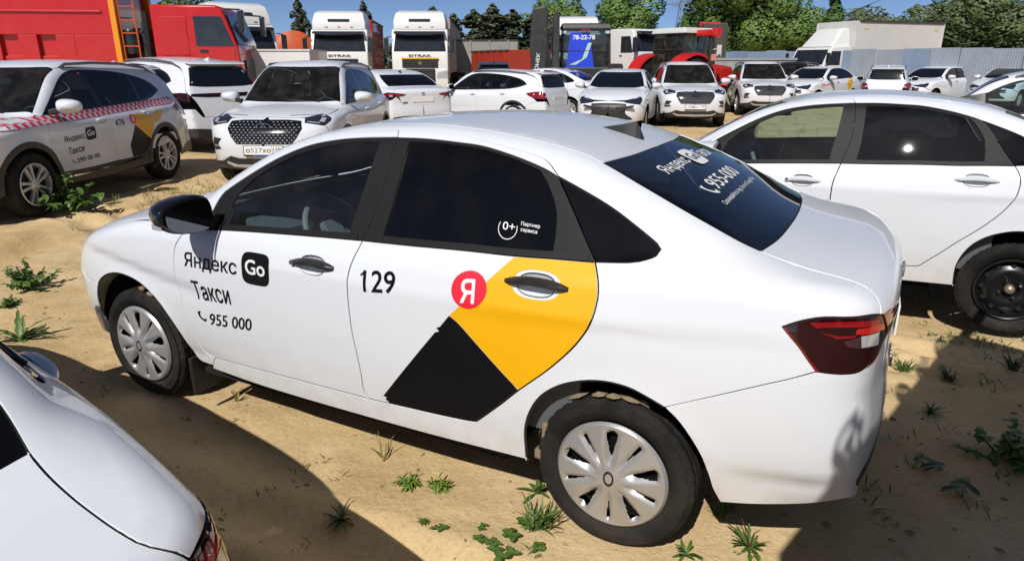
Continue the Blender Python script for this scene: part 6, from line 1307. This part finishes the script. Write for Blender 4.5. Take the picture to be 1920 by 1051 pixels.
# ------------------------------------------------------------------ loader with a blue sheet in its cab window, boom in front
def farm_cab(A,x0,x1,w,z0,z1,frame_m,roof_m,glass_m):
    b=MB()
    for (x,y) in ((x0,w),(x0,-w),(x1,w),(x1,-w)): b.tube([(x,y,z0),(x*.92+ (x0+x1)/2*.08,y*.93,z1)],.05,6)
    for y in (w,-w): b.tube([((x0+x1)/2,y,z0),((x0+x1)/2,y*.93,z1)],.04,6)
    b.tube([(x0,w,z0+.6),(x0,-w,z0+.6)],.03,6); b.build('cab_frame',frame_m,A)
    b=MB(); b.box(((x0+x1)/2,0,z0-.15),(x1-x0+.1,2*w+.05,.5)); b.build('cab_base',frame_m,A,0,.05)
    b=MB(); b.box(((x0+x1)/2,0,z1+.09),(x1-x0+.22,2*w+.12,.18),taper=(.9,.9)); b.build('cab_roof',roof_m,A,0,.05)
    for (V) in ([(x0-.01,w*.97,z0),(x0-.01,-w*.97,z0),(x0-.01,-w*.9,z1),(x0-.01,w*.9,z1)],[(x1+.01,w*.97,z0),(x1+.01,-w*.97,z0),(x1+.01,-w*.9,z1),(x1+.01,w*.9,z1)],[(x0,w*1.01,z0),(x1,w*1.01,z0),(x1,w*.94,z1),(x0,w*.94,z1)],[(x0,-w*1.01,z0),(x1,-w*1.01,z0),(x1,-w*.94,z1),(x0,-w*.94,z1)]):
        b=MB(); b.add(V,[(0,1,2,3)]); b.build('cab_window',glass_m,A)
    b=MB(); b.prism([(-.2,z0-.1),(.25,z0-.1),(.25,z0+.15),(-.05,z0+.2),(-.15,z0+.75),(-.28,z0+.75)],-.24,.24); b.build('seat',INT2,A,0,.04)
CG=glass('cab_glass',(.45,.55,.60),dusty=.10); BLUE=mat('blue_sheet',(.015,.055,.62),.5); MACH=mat('black_machine_paint',(.018,.018,.019),.5,noise=(6,.6,(.045,.04,.035)))
def loader():
    A=root('loader_tractor',(6.9,-19.6,.05),R(-67.8),'black loader tractor with a blue sheet reading 78-22-78 in its rear window','tractor')
    farm_cab(A,-.75,.75,.80,1.45,2.72,MACH,MACH,CG)
    b=MB(); b.prism([(-.30,1.50),(.62,1.50),(.50,2.62),(-.12,2.62)],-.772,-.768,axis='x'); bs_=b.build('blue_sheet',BLUE,A)
    V=[(-.776,-.28+ .0,1.5),(-.776,.0,1.5)]
    b=MB(); b.add([(-.775,-.20,2.30),(-.775,-.05,1.85),(-.775,.30,1.62),(-.775,.52,1.62),(-.775,.10,1.80),(-.775,-.08,2.3)],[(0,1,2,3,4,5)]); b.build('pale_swirl',mat('pale_green_print',(.45,.62,.5),.5),bs_)
    flat_text('78-22-78',WHV,bs_,(-.777,.42,2.40),(0,-1,0),(0,0,1),.14,width=.72,bold=.03)
    b=MB(); b.box((1.5,0,1.2),(1.6,.8,.7)); b.build('engine_cover',MACH,A,0,.08)
    b=MB(); b.box((-.2,0,.9),(2.2,.9,.5)); b.build('chassis',MACH,A,0,.05)
    for s in (1,-1):
        wheel('farm',(-.75,s*.95,.78),A,s,rt=.78,w=.45); wheel('farm',(1.75,s*.85,.55),A,s,rt=.55,w=.36)
        b=MB(); b.lathe([(.82,-.25),(.88,-.22),(.88,.22),(.82,.25)],14,M=Matrix.Translation((-.75,s*.98,.78)),a0=R(20),a1=R(170)); b.build('mudguard',MACH,A,40)
        b=MB(); b.box((-.80,s*.70,2.62),(.08,.16,.10)); b.build('work_lamp',LCL,A,0,.02)
    b=MB(); b.box((-.82,.0,2.68),(.05,.30,.06)); b.build('brake_lamp',LBR,A)
    # folded rear digger boom to the left of the cab (seen from behind)
    M0=Matrix.Translation((-1.15,1.45,0)); b=MB(); b.box((0,0,.85),(.4,.7,.6),M=M0); b.build('boom_mount',MACH,A,0,.05)
    b=MB(); b.prism([(-.34,.9),(.26,.9),(.34,2.2),(.26,3.30),(-.20,3.38),(-.28,2.2)],-.16,.16,axis='y',M=M0@Matrix.Rotation(R(90),4,'Z')); bm_=b.build('boom',MACH,A,0,.03)
    flat_text('HIDROMEK',WHV,bm_,(-1.37,1.68,1.0),(0,-.12,.99),(0,-.99,-.12),.12,width=1.0)
    b=MB(); b.tube([(-1.2,1.10,1.1),(-1.2,1.05,2.9)],.055,8); b.tube([(-1.2,1.05,2.0),(-1.2,1.02,3.0)],.03,8); b.build('hydraulic_ram',CHROME,A,40)
    b=MB(); b.prism([(-.14,1.2),(.10,1.2),(.16,2.6),(.05,3.25),(-.1,3.2)],-.12,.12,axis='y',M=Matrix.Translation((-1.25,.95,.0))@Matrix.Rotation(R(90),4,'Z')); b.build('dipper_arm',MACH,A,0,.03)
    for k in range(3): b=MB(); b.tube([(-1.35,1.3-.08*k,1.2),(-1.5,1.25-.08*k,2.2),(-1.35,1.2-.08*k,3.1)],.018,6); b.build('hose',MACH,A,40)
    return A
loader()
# ------------------------------------------------------------------ red farm tractor
def red_tractor():
    RT=paint('red_tractor_paint',(.60,.015,.015),dustz=(.4,2.0),dustamt=.3)
    A=root('farm_tractor',(4.15,-21.8,.05),R(-75.9-42),'red farm tractor with a white cab roof behind the o748xo car','tractor')
    farm_cab(A,-.70,.62,.72,1.50,2.62,MACH,mat('tractor_roof',(.62,.61,.58),.6),CG)
    b=MB(); b.prism([(.7,1.0),(2.35,1.0),(2.42,1.25),(2.3,1.55),(.7,1.70)],-.36,.36); b.build('bonnet',RT,A,30,.08)
    for s in (1,-1):
        b=MB(); b.lathe([(1.0,-.27),(1.08,-.25),(1.08,.25),(1.0,.27)],16,M=Matrix.Translation((-.55,s*.90,.92)),a0=R(15),a1=R(165)); b.build('mudguard',RT,A,40)
        b=MB(); b.lathe([(.60,-.2),(.64,-.18),(.64,.18),(.60,.2)],12,M=Matrix.Translation((1.75,s*.82,.6)),a0=R(30),a1=R(150)); b.build('front_mudguard',RT,A,40)
        wheel('farm',(-.55,s*.90,.92),A,s,rt=.92,w=.46); wheel('farm',(1.75,s*.82,.58),A,s,rt=.58,w=.34)
        b=MB(); b.box((.72,s*.98,2.05),(.06,.16,.42)); b.tube([(.66,s*.72,2.1),(.72,s*.92,2.15)],.015,6); b.build('mirror',mat('mirror_white',(.7,.7,.68),.5),A,0,.02)
    b=MB(); b.tube([(1.1,-.40,1.6),(1.1,-.40,2.75)],.05,8); b.build('exhaust_pipe',MACH,A,40)
    b=MB(); b.box((0,0,.9),(2.4,.6,.5)); b.build('chassis',MACH,A,0,.05); b=MB(); b.box((-.74,-.55,1.45),(.04,.16,.14)); b.build('number_plate',mat('blue_plate',(.03,.2,.7),.5),A)
    # loader arm reaching out to the side
    b=MB(); b.box((-.1,-1.12,2.62),(.26,.8,.20)); b.build('crane_arm',RT,A,0,.04); b=MB(); b.box((-.1,-1.50,2.62),(.32,.22,.30)); b.build('arm_head',RT,A,0,.08); b=MB(); b.tube([(-.1,-1.3,1.2),(-.1,-1.3,2.5)],.07,8); b.build('arm_post',MACH,A,40)
    b=MB(); b.box((-.35,-1.65,1.85),(.02,.2,.2)); b.build('warning_board',mat('red_white_board',(.75,.25,.22),.5),A)
    return A
red_tractor()
A=root('red_crane',(7.0,-33.5,0),R(20),'red crane jib above and behind the broken white cab','crane'); b=MB(); b.box((-1.2,0,3.55),(1.0,.4,.25)); b.build('jib',RED,A,0,.04); b=MB(); b.box((-1.4,0,1.9),(1.2,1.2,3.4)); b.build('crane_base',GREYP,A,0,.05)
# grey skip with a green band
A=root('skip',(3.6,-34.2,.0),R(8),'grey open skip with a green lower band before the fence','skip'); b=MB(); b.prism([(-1.5,.2),(1.5,.2),(1.9,1.9),(-1.9,1.9)],-.9,.9); b.build('skip_body',mat('skip_grey',(.30,.32,.33),.6,noise=(3,.6,(.25,.25,.25))),A,0,.03); b=MB(); b.box((0,.93,1.15),(3.3,.03,.22)); b.build('green_band',mat('skip_green',(.03,.28,.12),.6),A); b=MB(); b.box((0,0,1.9),(3.9,1.9,.10)); b.build('rim',mat('skip_grey',(.30,.32,.33),.6),A)
# ------------------------------------------------------------------ white box truck
def box_truck():
    A=root('box_truck',(-.9,-36.3,.0),R(50),'white box truck with a wind deflector before the fence','truck')
    h=1.1; b=MB(); b.prism([(1.6,.9),(3.25,.9),(3.32,1.3),(3.22,1.65),(2.85,2.35),(2.7,2.45),(1.6,2.48)],-h,h); b.build('cab',WTRUCK,A,35,.06,3)
    b=MB(); b.add([(3.235,-1.0,1.66),(3.235,1.0,1.66),(2.90,.95,2.32),(2.90,-.95,2.32)],[(0,1,2,3)]); b.build('windscreen',GDUST,A)
    for s in (1,-1):
        b=MB(); b.add([(3.05,s*1.106,1.62),(2.25,s*1.106,1.62),(2.25,s*1.106,2.25),(2.82,s*1.106,2.25)],[(0,1,2,3)]); b.build('side_window',GDUST,A)
        b=MB(); b.box((3.2,s*1.28,1.95),(.10,.16,.45)); b.build('mirror',VIS,A,0,.03)
    b=MB(); V=[(1.55,-.95,2.45),(2.75,-.95,2.45),(2.75,.95,2.45),(1.55,.95,2.45),(1.55,-.80,3.30),(2.0,-.76,3.30),(2.0,.76,3.30),(1.55,.80,3.30)]; b.add(V,[(0,1,5,4),(1,2,6,5),(2,3,7,6),(4,5,6,7),(0,4,7,3)]); b.build('wind_deflector',WTRUCK,A,30,.12,3)
    b=MB(); b.box((3.3,0,.75),(.2,2.15,.4)); b.build('bumper',WTRUCK,A,0,.05)
    for s in (1,-1): b=MB(); b.box((3.36,s*.85,1.05),(.05,.35,.2)); b.build('headlamp',LCL,A)
    b=MB(); b.box((-1.35,0,2.35),(5.7,2.45,2.5)); bo=b.build('cargo_box',BOXW,A,0,.02)
    for (c,d) in (((-1.35,1.24,3.58),(5.74,.06,.10)),((-1.35,-1.24,3.58),(5.74,.06,.10)),((-1.35,1.24,1.12),(5.74,.06,.12)),((-1.35,-1.24,1.12),(5.74,.06,.12))): q=MB(); q.box(c,d); q.build('box_rail',GREYP,bo)
    for x in (1.5,-4.2):
        for s in (1,-1): q=MB(); q.box((x,s*1.235,2.35),(.10,.05,2.46)); q.build('corner_post',BOXW,bo)
    for x in (1.0,-3.7): q=MB(); q.box((x,1.232,3.25),(.28,.012,.05)); q.build('latch',mat('latch_yellow',(.6,.45,.1),.5),bo)
    for s in (1,-1):
        for x in (-3.0,-2.0,-1.0,0,1.0): q=MB(); q.box((x,s*1.2,.9),(.05,.05,.45)); q.build('guard_post',GREYP,A)
        for z in (.75,.98): q=MB(); q.box((-1.0,s*1.22,z),(4.2,.04,.06)); q.build('side_guard',mat('guard_yellow',(.50,.40,.12),.5) if z>.9 else GREYP,A)
        wheel('truck',(2.3,s*.92,.45),A,s,rt=.45,w=.28); wheel('truck',(-2.7,s*.92,.45),A,s,rt=.45,w=.28)
    for s in (.4,-.4): q=MB(); q.box((-1,s,.8),(6.4,.1,.25)); q.build('chassis_rail',GREYP,A)
    return A
box_truck()

# ------------------------------------------------------------------ booth just right of the photographer: its shadow falls behind the taxi
BO=root('taxi_booth',(-2.266,3.4,0),math.atan2(-.963,-.268),'tall white booth with roof letters, outside the frame, shading the sand behind the taxi','booth')
L_,W_,H_=2.87,2.2,2.80
q=MB(); q.box((L_/2,-W_/2,H_/2+.05),(L_,W_,H_-.1)); q.build('wall',BOXW,BO,0,.02)
q=MB(); q.box((L_/2,-W_/2,H_+.03),(L_+.06,W_+.06,.06)); rf=q.build('roof',WTRUCK,BO,0,.01)
q=MB(); q.box((L_+.16,.0,H_-.02),(.32,.05,.05)); q.build('bracket',GREYP,rf)
for k,ch in enumerate('Яндекс'):
    V,F,a=text2d(ch,.03); h_=.22; n=len(V); P=[(.17+k*.45+p[0]*h_*a,.0,H_+.06+p[1]*h_) for p in V]; m_=MB(); m_.add([(x,.012,z) for x,y,z in P]+[(x,-.012,z) for x,y,z in P],[tuple(f) for f in F]+[tuple(i+n for i in f[::-1]) for f in F]); m_.build('sign_letter',BLKV,rf)
for x in (.8,1.9): q=MB(); q.box((x,.006,1.5),(.7,.02,.8)); w_=q.build('window',GDARK,BO,0,.01); q=MB(); q.box((x,.014,1.08),(.8,.06,.04)); q.build('window_sill',WTRUCK,w_)
q=MB(); q.box((-.006,-1.0,1.05),(.02,.85,2.0)); dr=q.build('door',WTRUCK,BO,0,.01); q=MB(); q.tube([(-.05,-.68,1.0),(-.05,-.68,1.15)],.012,6); q.build('handle',CHROME,dr)
